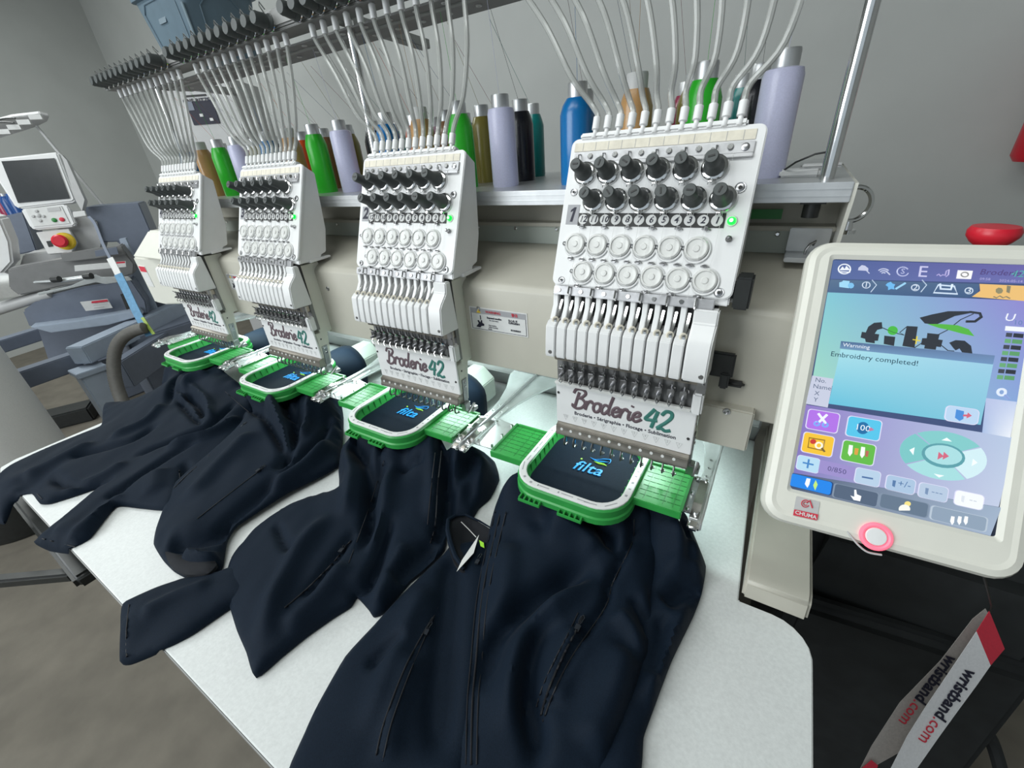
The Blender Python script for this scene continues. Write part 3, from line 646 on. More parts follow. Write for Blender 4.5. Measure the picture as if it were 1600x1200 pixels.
obj('side_hole', MB().lathe((-.0534, .5265, -.345), (1, 0, 0), [(.0018, 0), (.0018, .0003)], 10), 'dark', hd)

# number plates and the three other heads
index_kids(hd)
heads = [hd]
HL = ['', 'white twelve needle head with number 2 plate, second from the right', 'white twelve needle head with number 3 plate, third from the right', 'white twelve needle head with number 4 plate, at the left end of the beam']
for k in (1, 2, 3):
    c_ = copy_tree(hd); c_.location.x -= .4 * k; c_['label'] = HL[k]; heads.append(c_)
ua, va = uv(pan(178, 625)); ub, vb2 = uv(pan(262, 628))
for k, h_ in enumerate(heads):
    of = np.array([-.4 * k, 0, 0])
    cc = pp((ua + ub) / 2, (va + vb2) / 2 + .001) + of
    n_ = obj('number_plate', MB().obox(cc + PN * .0003, PU, PV, PN, .0085, .0125, .0003), 'greypr', h_)
    one = [(-.0026, -.0092), (.0010, -.0092), (.0042, .0092), (.0014, .0092), (-.0030, .0058), (-.0036, .0030), (.0004, .0050)]
    obj('big_digit', MB().prism([cc + PU * a + PV * b + PN * .0007 for a, b in one], PN * .0002) if k == 0 else addtext(MB(), str(k + 1), cc + PN * .0006, PU, PV, .026, .0001, .0002, shear=.15, bold=.0009), 'inkb', n_)

# ------------------------------------------------------------------ green hoops
def z3(x, y): return (760 + .2625 * x, 560 + .2625 * y)
hp = thing('embroidery_hoop', 'green magnetic hoop with white rim under the right-end head', 'hoop', (-.2045, .508, -.475), 'green hoops on the carriage')
HX0, HX1, HY0, HY1 = -.2945, -.1145, .413, .602
def loop(ins, z, r): return [(x, y, z) for x, y in rrect(HX0 + ins, HY0 + ins, HX1 - ins, HY1 - ins, r, 7)]
def band(mb, a, b):
    n = len(a); return mb.add(list(a) + list(b), [(i, (i + 1) % n, n + (i + 1) % n, n + i) for i in range(n)])
g = MB()
A = [loop(.0, -.4475, .046), loop(-.0015, -.4505, .047), loop(-.001, -.462, .047), loop(-.003, -.4645, .049), loop(-.003, -.4735, .049), loop(.0165, -.4735, .034), loop(.0155, -.4655, .034), loop(.0135, -.4485, .035), loop(.0125, -.4475, .035)]
for a, b in zip(A, A[1:] + A[:1]): band(g, a, b)
ri = obj('ring', g, 'green', hp, smooth=50)
g = MB(); B = [loop(.0008, -.4474, .045), loop(.0008, -.4455, .045), loop(.0022, -.4450, .044), loop(.0108, -.4450, .037), loop(.0120, -.4455, .036), loop(.0120, -.4474, .036)]
for a, b in zip(B, B[1:] + B[:1]): band(g, a, b)
wr = obj('white_rim', g, 'white', hp, smooth=50)
random.seed(5)
t = MB(); cl = loop(.0065, -.4449, .040); n = len(cl)
def rimpt(s_):
    L = [np.linalg.norm(np.array(cl[i]) - cl[(i + 1) % n]) for i in range(n)]; s_ = (s_ % 1) * sum(L)
    for i in range(n):
        if s_ <= L[i]: a, b = np.array(cl[i]), np.array(cl[(i + 1) % n]); return a + (b - a) * s_ / L[i], (b - a) / L[i]
        s_ -= L[i]
    return np.array(cl[0]), np.array([1.0, 0, 0])
s_ = 0.0
while s_ < 1:
    p_, d_ = rimpt(s_); kind = random.random(); w_ = random.choice([.0012, .002, .0018]) if kind < .45 else random.uniform(.005, .011)
    hh = .0018 if kind < .45 else .0007
    t.obox(p_ + np.array([0, 0, .00005]), d_, (-d_[1], d_[0], 0), (0, 0, 1), w_, hh, .00006); s_ += (2 * w_ + random.uniform(.006, .014)) / .66
o = obj('rim_print', t, 'greypr', wr); o['kind'] = 'stuff'
# ribs on the inner wall
t = MB()
for i in range(9):
    y = .445 + .016 * i
    t.box((HX0 + .0142, y, -.466), (HX0 + .0155, y + .0012, -.449)).box((HX1 - .0155, y, -.466), (HX1 - .0142, y + .0012, -.449))
o = obj('wall_ribs', t, 'greend', ri); o['kind'] = 'stuff'
# tabs at the front of the ring
for x0, x1 in ((-.272, -.235), (-.206, -.168)):
    t = MB().box((x0, HY0 - .011, -.4735), (x1, HY0 - .0085, -.4685))
    for i in range(5): x = x0 + (x1 - x0 - .003) * i / 4; t.box((x, HY0 - .009, -.4735), (x + .003, HY0 + .002, -.4665))
    obj('front_tab', t, 'green', hp, bevel=0.0006)
for s_, xa, xb in ((-1, -.362, -.293), (1, -.116, -.047)):
    pl_ = obj('side_plate', MB().box((xa, .467, -.4595), (xb, .556, -.4545)), 'green', hp, bevel=0.0008)
    t = MB()
    nx = 6
    for i in range(1, 8):
        y = .469 + .0105 * i
        for j in range(nx):
            x = xa + .005 + (xb - xa - .010) * (j + (.25 if i % 2 else 0)) / nx
            t.box((x, y, -.4544), (x + (xb - xa) / nx * .72, y + .0012, -.4540))
    for j in (1, 3, 4): x = xa + (xb - xa) * j / 5; t.box((x, .473, -.4544), (x + .0010, .552, -.4541))
    o = obj('plate_ribs', t, 'greend', pl_); o['kind'] = 'stuff'
    obj('plate_edge', MB().box((xa, .463, -.4640), (xb, .4685, -.4515)), 'green', pl_, bevel=0.001)
    obj('back_edge', MB().box((xa + .004, .552, -.4600), (xb, .5575, -.4515)), 'green', pl_, bevel=0.001)
    xo = xa - .0005 if s_ < 0 else xb + .0005
    obj('end_strip', MB().box((min(xo, xo - s_ * .004), .468, -.4545), (max(xo, xo - s_ * .004), .556, -.4515)), 'greend', pl_)
    for y in (.478, .512, .546): obj('plate_screw', MB().cyl((xo + s_ * .005, y, -.4545), (xo + s_ * .005, y, -.450), .0024, .002, 10), 'chrome', hp)
    xc = xo + s_ * (.042 if s_ < 0 else .0245)
    obj('bracket_plate', MB().prism([(xo - s_ * .002, .474, -.4575), (xc, .474, -.4575), (xc, .560, -.4575), (xo - s_ * .002, .552, -.4575)], (0, 0, .0018)), 'alup' if s_ < 0 else 'steel', hp)
    obj('bracket_pin', MB().cyl((xc - s_ * .006, .482, -.4557), (xc - s_ * .006, .482, -.450), .0022, n=8).cyl((xc - s_ * .006, .545, -.4557), (xc - s_ * .006, .545, -.450), .0022, n=8), 'chrome', hp)
index_kids(hp)
HP = ['', 'green magnetic hoop with white rim under the second head from the right', 'green magnetic hoop with white rim under the third head from the right', 'green magnetic hoop with white rim under the left-end head']
for k in (1, 2, 3): c_ = copy_tree(hp); c_.location.x -= .4 * k; c_['label'] = HP[k]

# ------------------------------------------------------------------ navy jackets
def W(k, x, y, z): return ('w', x - .4 * k, y, z)
def out3(p): return np.array(p[1:]) if p[0] == 'w' else atZ(p[:2], p[2] if len(p) > 2 else -.552)
def segd(P, A, B):
    """distance of P (n,2) to the segments A-B (m,2): (n,m), and the position along each"""
    d = B - A; L = (d ** 2).sum(1) + 1e-12
    t = np.clip(((P[:, None, :] - A[None]) * d[None]).sum(2) / L, 0, 1)
    q = A[None] + t[..., None] * d[None]
    return np.sqrt(((P[:, None, :] - q) ** 2).sum(2)), t
def cloth(name, parent, outline, anchors, folds, puff=.012, res=.006, m='navy', seed=0, wr=.0016, skirt=.006, edge=.014, sub=4, zf=-.535):
    O = [out3(p) for p in outline]
    bd = np.array(spline(O, sub, True, .26)); nb_ = len(bd)
    lo_, hi_ = bd[:, :2].min(0), bd[:, :2].max(0)
    gx, gy = np.meshgrid(np.arange(lo_[0], hi_[0], res), np.arange(lo_[1], hi_[1], res * .9)); gx[1::2] += res / 2
    G = np.stack([gx.ravel(), gy.ravel()], 1)
    A, B = bd[:, :2], np.roll(bd[:, :2], -1, 0)
    ins = np.zeros(len(G), bool)
    for a, b in zip(A, B):
        c = (a[1] > G[:, 1]) != (b[1] > G[:, 1])
        ins ^= c & (G[:, 0] < (b[0] - a[0]) * (G[:, 1] - a[1]) / (b[1] - a[1] + 1e-15) + a[0])
    G = G[ins]; G = G[segd(G, A, B)[0].min(1) > res * .55]
    V = np.concatenate([A, G])
    vs, _, fs, ov, _, _ = delaunay_2d_cdt([Vector(p) for p in V], [(i, (i + 1) % nb_) for i in range(nb_)], [], 1, 1e-7)
    P = np.array([tuple(v) for v in vs]); D = segd(P, A, B)[0].min(1)
    src = np.concatenate([bd, np.array([out3(p) for p in anchors])]) if anchors else bd
    w = np.concatenate([np.full(nb_, .35), np.full(len(src) - nb_, 3.0)])
    d2 = ((P[:, None, :] - src[None, :, :2]) ** 2).sum(2) + 4e-6
    ww = w[None] / d2 ** 1.35
    z = (ww * src[None, :, 2]).sum(1) / ww.sum(1)
    z += puff * (.42 * (1 - np.exp(-D / .0035)) + .75 * (1 - np.exp(-D / .03)))
    for amp, wid, pts in folds:
        Q = np.array([out3((p[0], p[1], zf)) for p in pts]); Q = np.array(spline(Q, 5)); a, b = Q[:-1, :2], Q[1:, :2]
        dd, tt = segd(P, a, b); j = dd.argmin(1); d = dd[np.arange(len(P)), j]; s = (j + tt[np.arange(len(P)), j]) / len(a)
        e = np.clip(np.minimum(s, 1 - s) / .22, 0, 1); e = e * e * (3 - 2 * e)
        z += 2.1 * amp * e * np.exp(-(d / wid) ** 2) * np.clip(D / .008, 0, 1)
    for i, (x, y) in enumerate(P):
        q = noise.noise(Vector((x * 9 + seed, y * 5, seed))) + .5 * noise.noise(Vector((x * 26 + y * 12, y * 14 - x * 9, seed + 3.1)))
        z[i] += wr * q * min(1, D[i] / .01) * 3.0
    tbl = (P[:, 1] > .012) & (P[:, 0] > -1.47)
    z[tbl] = np.maximum(z[tbl], TZ + .0035)
    mb = MB(); n0 = len(P)
    mb.add(np.column_stack([P, z]), [tuple(f) for f in fs])
    bi = {}
    for i, orig in enumerate(ov):
        for q in orig:
            if q < nb_: bi[q] = i
    ring_ = [bi[i] for i in range(nb_) if i in bi]
    lowz = np.where(tbl[ring_], np.maximum(z[ring_] - skirt, TZ + .0008), z[ring_] - skirt)
    o_ = len(mb.v); mb.v += [(P[i][0], P[i][1], float(q)) for i, q in zip(ring_, lowz)]
    nr = len(ring_)
    for i in range(nr): mb.f.append((ring_[i], ring_[(i + 1) % nr], o_ + (i + 1) % nr, o_ + i)); mb.mi.append(0)
    ob = obj(name, mb, m, parent, smooth=60)
    return ob, np.column_stack([P, z])
def on(S, p, lift=.0008):
    q = atZ(p, -.545)
    for _ in range(3):
        j = ((S[:, :2] - q[:2]) ** 2).sum(1).argmin(); q = atZ(p, S[j, 2])
    return np.array([q[0], q[1], S[j, 2] + lift])
def strip(name, parent, S, pts, r=.0011, m='seam', lift=.0006, flat=1.0):
    Q = spline([(p[0], p[1], 0) for p in pts], 9)
    return obj(name, MB().tube([on(S, (q[0], q[1]), lift) for q in Q], r, 6), m, parent)
def puller(name, parent, S, p, d, s=1.0):
    a = on(S, p, .003); b = on(S, (p[0] + d[0], p[1] + d[1]), .003); v = (b - a) / np.linalg.norm(b - a); n = np.array([-v[1], v[0], 0])
    m_ = MB().obox(a, v, n, (0, 0, 1), .0045 * s, .0032 * s, .0016 * s).tube([a + v * .004 * s, a + v * .008 * s + n * .002 * s + (0, 0, .002), a + v * .016 * s + n * .0022 * s, a + v * .0185 * s, a + v * .016 * s - n * .0022 * s, a + v * .008 * s - n * .002 * s + (0, 0, .002)], .0009 * s, 5, True)
    return obj(name, m_, 'zip', parent, bevel=0)
def logo(parent, k):
    c = atZ(z3(604, 655), -.4655) - np.array([.4 * k, 0, 0])
    t = MB(); addtext(t, 'filta', c, (1, .03, 0), (0, 1, 0), .034, .0005, .0003, shear=.22, bold=.0002)
    l_ = obj('embroidered_word', t, 'blueth', parent)
    def sw(pts, wd_):
        q = spline([atZ(z3(*p), -.4652) - np.array([.4 * k, 0, 0]) for p in pts], 5); n_ = len(q)
        return MB().tube(q, [max(.0003, wd_ * math.sin(math.pi * (i + .3) / n_)) for i in range(n_)], 6)
    obj('blue_swoosh', sw([(618, 588), (650, 602), (700, 600), (738, 604), (735, 622), (722, 628)], .0009), 'blueth', parent)
    obj('blue_leaf', sw([(622, 592), (660, 612), (700, 616), (728, 618)], .0014), 'blueth', parent)
    obj('lime_leaf', sw([(640, 612), (668, 624), (695, 630), (716, 640)], .0016), 'limeth', parent)
    d_ = atZ(z3(566, 598), -.4652) - np.array([.4 * k, 0, 0]); obj('lime_dot', MB().lathe(d_, (0, 0, 1), [(.0018, 0), (.0014, .0006)], 10), 'limeth', parent)
def hooped(parent, k):
    pts = [(x - .4 * k, y) for x, y in rrect(HX0 + .014, HY0 + .014, HX1 - .014, HY1 - .014, .034, 6)]
    obj('hooped_panel', MB().prism([(x, y, -.4695) for x, y in pts], (0, 0, .003)), 'navy', parent)
    logo(parent, k)
    cx = -.184 - .4 * k; V_ = []; rows = [(.588, .052, -.4535), (.605, .060, -.4515), (.63, .070, -.4505), (.66, .077, -.4500), (.683, .078, -.4500)]; n_ = 18
    for r_, (y, hw, zt) in enumerate(rows):
        for i in range(n_ + 1):
            t = math.pi * i / n_; c_, s_ = math.cos(t), math.sin(t)
            wob = 1 + .05 * math.sin(5 * t + r_ * .7 + k)
            V_.append((cx + hw * c_ * (1.0 if abs(c_) < .7 else 1.03) * wob, y - .03 * (1 - s_) * (r_ / 4), zt - (1 - s_ ** .7) * .098))
    F_ = [(r_ * (n_ + 1) + i, r_ * (n_ + 1) + i + 1, (r_ + 1) * (n_ + 1) + i + 1, (r_ + 1) * (n_ + 1) + i) for r_ in range(4) for i in range(n_)]
    o = obj('back_drape', MB().add(V_, F_), 'navy', parent, smooth=80)
    md = o.modifiers.new('thickness', 'SOLIDIFY'); md.thickness = .002; md.offset = 1
def top(k, z=-.4765): return [W(k, -.118, .50, z), W(k, -.15, .525, z), W(k, -.205, .53, z), W(k, -.255, .525, z), W(k, -.288, .49, z)]

# right-end jacket
J = thing('softshell_jacket', 'navy softshell jacket hanging off the right-end hoop, collar open with paper tag', 'jacket', (-.2, .30, TZ), 'navy jackets being embroidered')
hooped(J, 0)
lp, Sl = cloth('left_front', J, [(705, 852), (693, 866), (655, 902), (618, 939), (585, 976), (540, 1025), (497, 1100), (476, 1145), (445, 1235), (600, 1245), (720, 1235), (738, 1100), (750, 980), (764, 880), (764, 848), (735, 846)], [],
               [(-.010, .016, [(712, 850), (704, 900), (694, 980), (686, 1080), (678, 1200)]), (.006, .016, [(668, 905), (640, 960), (610, 1040), (570, 1150)]), (-.005, .008, [(632, 985), (600, 1010), (570, 1040)]), (.005, .012, [(650, 1010), (620, 1100), (600, 1190)])], puff=.009, seed=4.2)
strip('pocket_zip', J, Sl, [(676, 965), (650, 1010), (628, 1055), (600, 1130), (588, 1180)], .0010)
strip('pocket_seam', J, Sl, [(684, 950), (658, 1010), (637, 1060), (612, 1130), (598, 1190)], .0008)
puller('zip_pull', J, Sl, (667, 990), (6, -12), .8)
bp_, Sb = cloth('body', J, top(0) + [(800, 742, -.478), (786, 760, -.492), (775, 788, -.522), (768, 812, -.540), (760, 850, -.548), (751, 880, -.55), (742, 930, -.551), (735, 985), (728, 1050), (722, 1120), (714, 1240), (850, 1250), (940, 1240), (955, 1190), (985, 1120), (1009, 1046), (1023, 1003), (1029, 966), (1023, 945), (1036, 908), (1038, 872, -.548), (1029, 836, -.535), (1020, 803, -.502), W(0, -.10, .485, -.478)],
                [(870, 792, -.484), (960, 806, -.484), (840, 830, -.525), (950, 850, -.525), (800, 860, -.540), (1005, 860, -.530), (900, 920, -.538), (1000, 930, -.535), (820, 1000, -.542), (950, 1050, -.54), (860, 1150, -.543)],
                [(-.009, .009, [(862, 806), (885, 815), (920, 832), (945, 852), (966, 888)]), (.006, .014, [(850, 850), (900, 855), (935, 880)]),
                 (-.013, .014, [(935, 893), (895, 905), (850, 930), (812, 955), (782, 985), (763, 1031), (745, 1085)]), (.009, .014, [(940, 915), (890, 938), (848, 968), (822, 1010), (805, 1070), (792, 1150)]),
                 (-.014, .013, [(872, 962), (845, 985), (832, 1010), (822, 1050), (822, 1090), (836, 1150), (830, 1215)]), (.006, .014, [(905, 985), (880, 1040), (860, 1100)]),
                 (-.006, .006, [(991, 815), (984, 860), (954, 914), (945, 950), (893, 1026), (847, 1130)]),
                 
                 
                  (-.006, .007, [(985, 935), (1005, 965), (1020, 990)]), (.006, .010, [(960, 960), (990, 990), (1005, 1030)]),
                 (.007, .02, [(985, 1010), (960, 1090), (920, 1180)]), (-.006, .008, [(1000, 1075), (978, 1140), (955, 1195)]), (.005, .02, [(800, 850), (790, 920), (775, 980)])], puff=.011, seed=1.3, res=.0055)
cloth('right_sleeve', J, [W(0, -.115, .485, -.481), (1000, 800, -.505), (1004, 850, -.54), (1008, 900), (998, 960), (998, 1000), (980, 1050), (955, 1120), (925, 1200), (900, 1250), (990, 1250), (1003, 1195), (1006, 1150), (1020, 1110), (1050, 1030), (1084, 960), (1097, 925), (1103, 885), (1090, 850), (1077, 818, -.545), (1064, 797, -.51), W(0, -.052, .485, -.480)],
      [(1045, 815, -.505), (1060, 840, -.532), (1075, 900, -.543)],
      [(.007, .012, [(1030, 810), (1052, 840), (1060, 875), (1050, 905)]), (-.006, .008, [(1045, 815), (1070, 850), (1078, 890)]), (.006, .012, [(1085, 850), (1082, 890), (1088, 915)]), (-.010, .013, [(1098, 898), (1068, 918), (1035, 940)]),
       (.007, .014, [(1086, 940), (1060, 985), (1036, 1040), (1010, 1100)]), (-.006, .009, [(1036, 955), (1034, 1000), (1018, 1055)])], puff=.013, seed=11)
for d_, r_ in ((0, .0012), (9, .0009), (-8, .0008)):
    strip('front_zip' if d_ == 0 else 'placket_seam', J, Sb, [(782 + d_, 800), (770 + d_, 850), (758 + d_, 905), (750 + d_, 960), (744 + d_, 1030), (738 + d_, 1100), (736 + d_, 1195)], r_)
strip('pocket_zip', J, Sb, [(912, 962), (898, 990), (880, 1025), (858, 1075), (845, 1118)], .0013)
strip('pocket_seam', J, Sb, [(903, 958), (889, 988), (870, 1025), (849, 1070), (838, 1105)], .0008)
strip('princess_seam', J, Sb, [(991, 812), (987, 850), (958, 910), (945, 950), (895, 1024), (866, 1080), (848, 1128)], .0010)
puller('zip_pull', J, Sb, (902, 984), (7, -14), 1.0); puller('front_zip_pull', J, Sl, (746, 880), (6, -12), .9)
co, Sc = cloth('collar', J, [(700, 813, -.535), (728, 806, -.540), (765, 826, -.545), (772, 850, -.548), (752, 872, -.549), (728, 895, -.549), (710, 880, -.545), (699, 846, -.535)], [(735, 840, -.552)], [], puff=-.002, m='navyin', seed=9, wr=.0006, res=.004)
obj('collar_edge', MB().tube([on(Sc, p, .004) for p in [(770, 829), (750, 817), (728, 807), (712, 808), (701, 815), (700, 830), (704, 850), (712, 872), (726, 892)]], [.0012, .0016, .0022, .003, .0035, .004, .0042, .004, .003], 8), 'navy', J)
tg = [on(Sc, p, l_) for p, l_ in (((749, 843), .010), ((741, 873), .012), ((715, 902), .012), ((722, 880), .006))]
obj('paper_tag', MB().prism(tg, (.0004, .0004, .0008)), 'label', J)
obj('tag_string', MB().tube([on(Sc, (721, 818), .004), on(Sc, (733, 832), .008), on(Sc, (745, 846), .010)], .0007, 5), 'label', J)
obj('lime_tag', MB().prism([on(Sc, p, .011) for p in ((750, 852), (757, 856), (758, 864), (752, 861))], (0, 0, .001)), 'limeth', J)

# second jacket
J = thing('softshell_jacket', 'navy softshell jacket under the second hoop from the right, cuff over table edge', 'jacket', (-.58, .25, TZ), 'navy jackets being embroidered')
hooped(J, 1)
sl, Ss = cloth('left_sleeve', J, [(385, 880), (340, 893), (295, 901), (245, 917), (192, 943, -.553), (188, 985, -.556), (187, 1033, -.566), (202, 1035, -.566), (235, 1022, -.560), (262, 1008, -.554), (300, 987), (362, 945), (400, 925)], [(205, 975, -.548)],
               [(.004, .012, [(330, 905), (270, 930), (215, 960)]), (-.004, .007, [(330, 965), (280, 985), (220, 1010)])], puff=.013, seed=7)
strip('cuff_seam', J, Ss, [(202, 945), (198, 985), (198, 1028)], .0008)
bo, S2 = cloth('body', J, top(1) + [W(1, -.29, .45, -.482), (546, 684, -.492), (533, 704, -.525), (529, 735, -.547), (527, 765), (460, 785), (400, 825), (362, 870), (351, 910), (358, 945), (370, 985), (385, 1020), (398, 1056), (440, 1022), (480, 990), (520, 962), (547, 945), (557, 931), (575, 950), (583, 961), (601, 953), (640, 908), (662, 890), (694, 857), (702, 814), (736, 808), (748, 791), (765, 776), (780, 747), (773, 722, -.547), (755, 706, -.525), (732, 695, -.498), W(1, -.07, .47, -.482)],
               [(600, 700, -.486), (660, 702, -.486), (700, 705, -.495), (560, 720, -.520), (620, 750, -.530), (690, 770, -.530), (480, 850, -.54), (600, 850, -.54), (740, 750, -.535), (560, 900, -.540), (420, 930, -.545)],
               [(-.012, .012, [(548, 690), (556, 705), (576, 735), (582, 770), (577, 835), (560, 870)]), (.008, .012, [(540, 715), (552, 760), (545, 820)]), (-.009, .010, [(612, 712), (604, 735), (594, 765), (580, 800)]),
                (.007, .014, [(640, 705), (615, 760), (600, 820), (570, 870)]), (-.006, .006, [(630, 752), (650, 749), (672, 746)]), (.006, .012, [(686, 705), (680, 760), (676, 820)]), (-.013, .011, [(704, 700), (702, 740), (698, 785), (692, 815), (672, 850)]),
                (.008, .012, [(725, 705), (722, 740), (708, 790)]), (-.009, .009, [(742, 722), (722, 755), (704, 790)]), (.006, .010, [(760, 722), (752, 755), (742, 790)]), (-.010, .010, [(612, 805), (600, 850), (585, 890), (560, 925)]),
                (.008, .016, [(520, 810), (470, 870), (430, 940), (405, 1010)]), (-.006, .008, [(560, 830), (520, 880), (470, 940)]), (.006, .014, [(545, 880), (500, 930), (440, 985)]), (-.005, .007, [(430, 815), (445, 850), (460, 870)]), (.007, .012, [(640, 850), (610, 900), (585, 945)]), (-.012, .012, [(680, 840), (640, 878), (612, 905)])], puff=.013, seed=2.1)
strip('front_zip', J, S2, [(690, 705), (684, 760), (680, 820), (672, 850)], .0010); strip('placket_seam', J, S2, [(680, 708), (674, 760), (668, 820)], .0008)
strip('pocket_zip', J, S2, [(548, 845), (520, 880), (480, 920), (445, 950)], .0011); puller('zip_pull', J, S2, (534, 862), (8, -10), 1.0)
strip('front_seam', J, S2, [(600, 720), (578, 790), (560, 840), (545, 880)], .0007)

# third jacket
J = thing('softshell_jacket', 'navy softshell jacket below the third hoop from the right, dark hem showing', 'jacket', (-.85, .25, TZ), 'navy jackets being embroidered')
hooped(J, 2)
bo, S3 = cloth('body', J, top(2) + [W(2, -.29, .45, -.482), (380, 612, -.500), (381, 640, -.530), (375, 665, -.538), (350, 690, -.540), (310, 725, -.543), (270, 760, -.546), (256, 792), (244, 825), (240, 850), (253, 873), (270, 890), (292, 901), (330, 901), (346, 884), (353, 845, -.548), (370, 818, -.545), (447, 768, -.543), (500, 742, -.546), (530, 724, -.549), (534, 700, -.549), (536, 650, -.543), (528, 616, -.515), W(2, -.07, .47, -.484)],
               [(440, 632, -.488), (490, 632, -.490), (400, 650, -.520), (460, 690, -.525), (510, 670, -.530), (400, 720, -.530), (340, 780, -.535), (290, 830, -.537)],
               [(-.011, .009, [(376, 616), (395, 645), (420, 668), (445, 705), (450, 735)]), (.008, .011, [(395, 625), (425, 655), (455, 700)]), (-.016, .010, [(450, 645), (455, 660), (464, 676)]), (.010, .010, [(435, 640), (450, 690), (455, 725)]),
                (-.010, .009, [(475, 640), (466, 690), (455, 720), (430, 745)]), (.008, .010, [(500, 640), (490, 670), (475, 700)]), (-.008, .008, [(520, 650), (505, 690), (470, 725), (440, 750)]), (.009, .014, [(520, 690), (480, 730), (420, 770)]),
                (-.007, .010, [(440, 745), (400, 780), (355, 815), (330, 850)]), (.007, .02, [(400, 690), (350, 735), (290, 790)]), (-.013, .012, [(365, 820), (330, 838), (290, 848), (262, 846)]), (.008, .009, [(345, 862), (318, 870), (285, 862)])], puff=.013, seed=3.4)
strip('pocket_zip', J, S3, [(412, 731), (380, 755), (345, 782), (308, 811)], .0009); puller('zip_pull', J, S3, (404, 737), (8, -6), .9)
strip('front_zip', J, S3, [(384, 662), (352, 690), (320, 718), (290, 745), (272, 763)], .0009); puller('front_zip_pull', J, S3, (378, 668), (8, -7), .8)
hl, _ = cloth('hem_lining', J, [on(S3, p, .0015).tolist() if 0 else (p[0], p[1], -.541) for p in ((258, 862), (285, 868), (310, 872), (328, 863), (338, 882), (325, 896), (292, 898), (266, 884))], [], [], puff=.006, m='navyin', wr=.0004)

# left-end jacket
J = thing('softshell_jacket', 'navy softshell jacket at the left end, both cuffs hanging past the table edge', 'jacket', (-1.25, .25, TZ), 'navy jackets being embroidered')
hooped(J, 3)
bo, S4 = cloth('body', J, top(3) + [W(3, -.29, .45, -.482), (262, 569, -.492), (256, 582, -.515), (252, 602, -.540), (254, 608), (235, 617), (205, 627), (163, 633), (160, 658), (155, 669), (130, 678), (100, 690), (60, 707), (20, 727), (0, 741, -.553), (-18, 765, -.562), (-8, 812, -.590), (5, 816, -.590), (13, 800, -.582), (20, 783, -.568), (48, 770, -.556), (60, 784), (76, 784), (118, 771), (159, 758), (112, 798), (57, 842, -.560), (54, 848, -.563), (75, 858, -.570), (112, 862, -.566), (140, 836), (179, 789), (215, 791), (262, 794), (305, 765), (372, 705, -.547), (396, 655, -.540), (392, 615, -.51), W(3, -.07, .47, -.484)],
               [(300, 590, -.495), (350, 590, -.495), (290, 640, -.530), (360, 640, -.525), (220, 680, -.540), (120, 730, -.545), (30, 750, -.549), (25, 768, -.555), (100, 830, -.551), (75, 840, -.558), (300, 700, -.538), (230, 760, -.545)],
               [(-.010, .009, [(328, 596), (300, 605), (282, 615), (266, 645)]), (.008, .011, [(340, 608), (305, 618), (288, 640)]), (-.010, .006, [(285, 624), (312, 640), (322, 664)]), (.007, .007, [(305, 620), (330, 640), (335, 665)]), (-.007, .006, [(280, 630), (300, 655), (320, 672)]),
                (-.010, .008, [(376, 637), (355, 655), (328, 672), (290, 686), (250, 700), (205, 715)]), (.008, .010, [(380, 655), (330, 685), (260, 705)]), (.007, .012, [(260, 640), (230, 665), (170, 690)]), (-.008, .010, [(250, 665), (210, 690), (150, 705), (110, 715)]),
                (.007, .016, [(150, 690), (90, 720), (30, 745)]), (-.007, .008, [(75, 738), (95, 752), (125, 754), (178, 743)]), (.006, .014, [(200, 720), (150, 745), (90, 765)]), (-.007, .008, [(320, 690), (250, 725), (190, 760), (160, 775)]), (.006, .012, [(190, 765), (140, 805), (90, 845)]), (-.006, .008, [(290, 720), (285, 750), (282, 775)]), (.005, .02, [(250, 735), (235, 770)])], puff=.012, seed=5.7)
strip('cuff_seam', J, S4, [(58, 772), (68, 783)], .0006); strip('cuff_seam', J, S4, [(66, 842), (118, 855)], .0007)
strip('side_seam', J, S4, [(280, 735), (283, 760), (290, 780)], .0007); strip('collar_seam', J, S4, [(352, 612), (372, 630), (390, 645)], .0006)

# ------------------------------------------------------------------ operator touch panel
K = .62
MC = np.array([.07186, .83025, -.18701]) * K; MU = np.array([.99913631, .04082231, .00775749]); MD = np.array([.01671046, -.58955311, -.80755674])
MD -= MU * (MU @ MD); MD /= np.linalg.norm(MD); MN = np.cross(MD, MU)          # MN faces the operator
MN = MN if MN[1] < 0 else -MN
def S(x, y, lift=0.0): return onP((x, y), MC, MN) + MN * lift
def suv(p): w = S(*p) - MC; return np.array([w @ MU, w @ MD])
def mpt(u, v, n=0.0): return MC + MU * u + MD * v + MN * n
SWd = .2219 * K; SHt = .3620 * K
tp = thing('operator_touch_panel', 'cream framed touch screen panel showing Embroidery completed, at the right end of the machine', 'touch panel', tuple(mpt(SWd / 2, SHt + .03, -.03)))
ul, vt = suv((1262, 520))[0], suv((1330, 375))[1]; vb_ = suv((1400, 880))[1]
ul = suv((1222, 600))[0]; ul2 = suv((1190, 800))[0]; ur = SWd + .022
FU0, FV0, FU1, FV1 = suv((1264, 400))[0] - .002, suv((1400, 377))[1], SWd + .020, suv((1500, 893))[1]
def fr(ins, n, r): return [mpt(u, v, n) for u, v in rrect(FU0 + ins, FV0 + ins, FU1 - ins, FV1 - ins, r, 6)]
def scr(o_, n, r): return [mpt(u, v, n) for u, v in rrect(-o_, -o_, SWd + o_, SHt + o_, r, 6)]
g = MB(); LO = [fr(.014, -.036, .012), fr(.003, -.030, .018), fr(0, -.012, .02), fr(.0005, -.004, .02), fr(.003, .0015, .018), fr(.008, .0035, .014), fr(.0115, .0028, .012), scr(.0035, .0030, .003), scr(.0, .0002, .002)]
for a, b in zip(LO, LO[1:]): band(g, a, b)
n = len(LO[0]); g.add(LO[0], [tuple(range(n))])
obj('frame', g, 'cream_l', tp, smooth=35)
uA = suv((1180, 815)); 
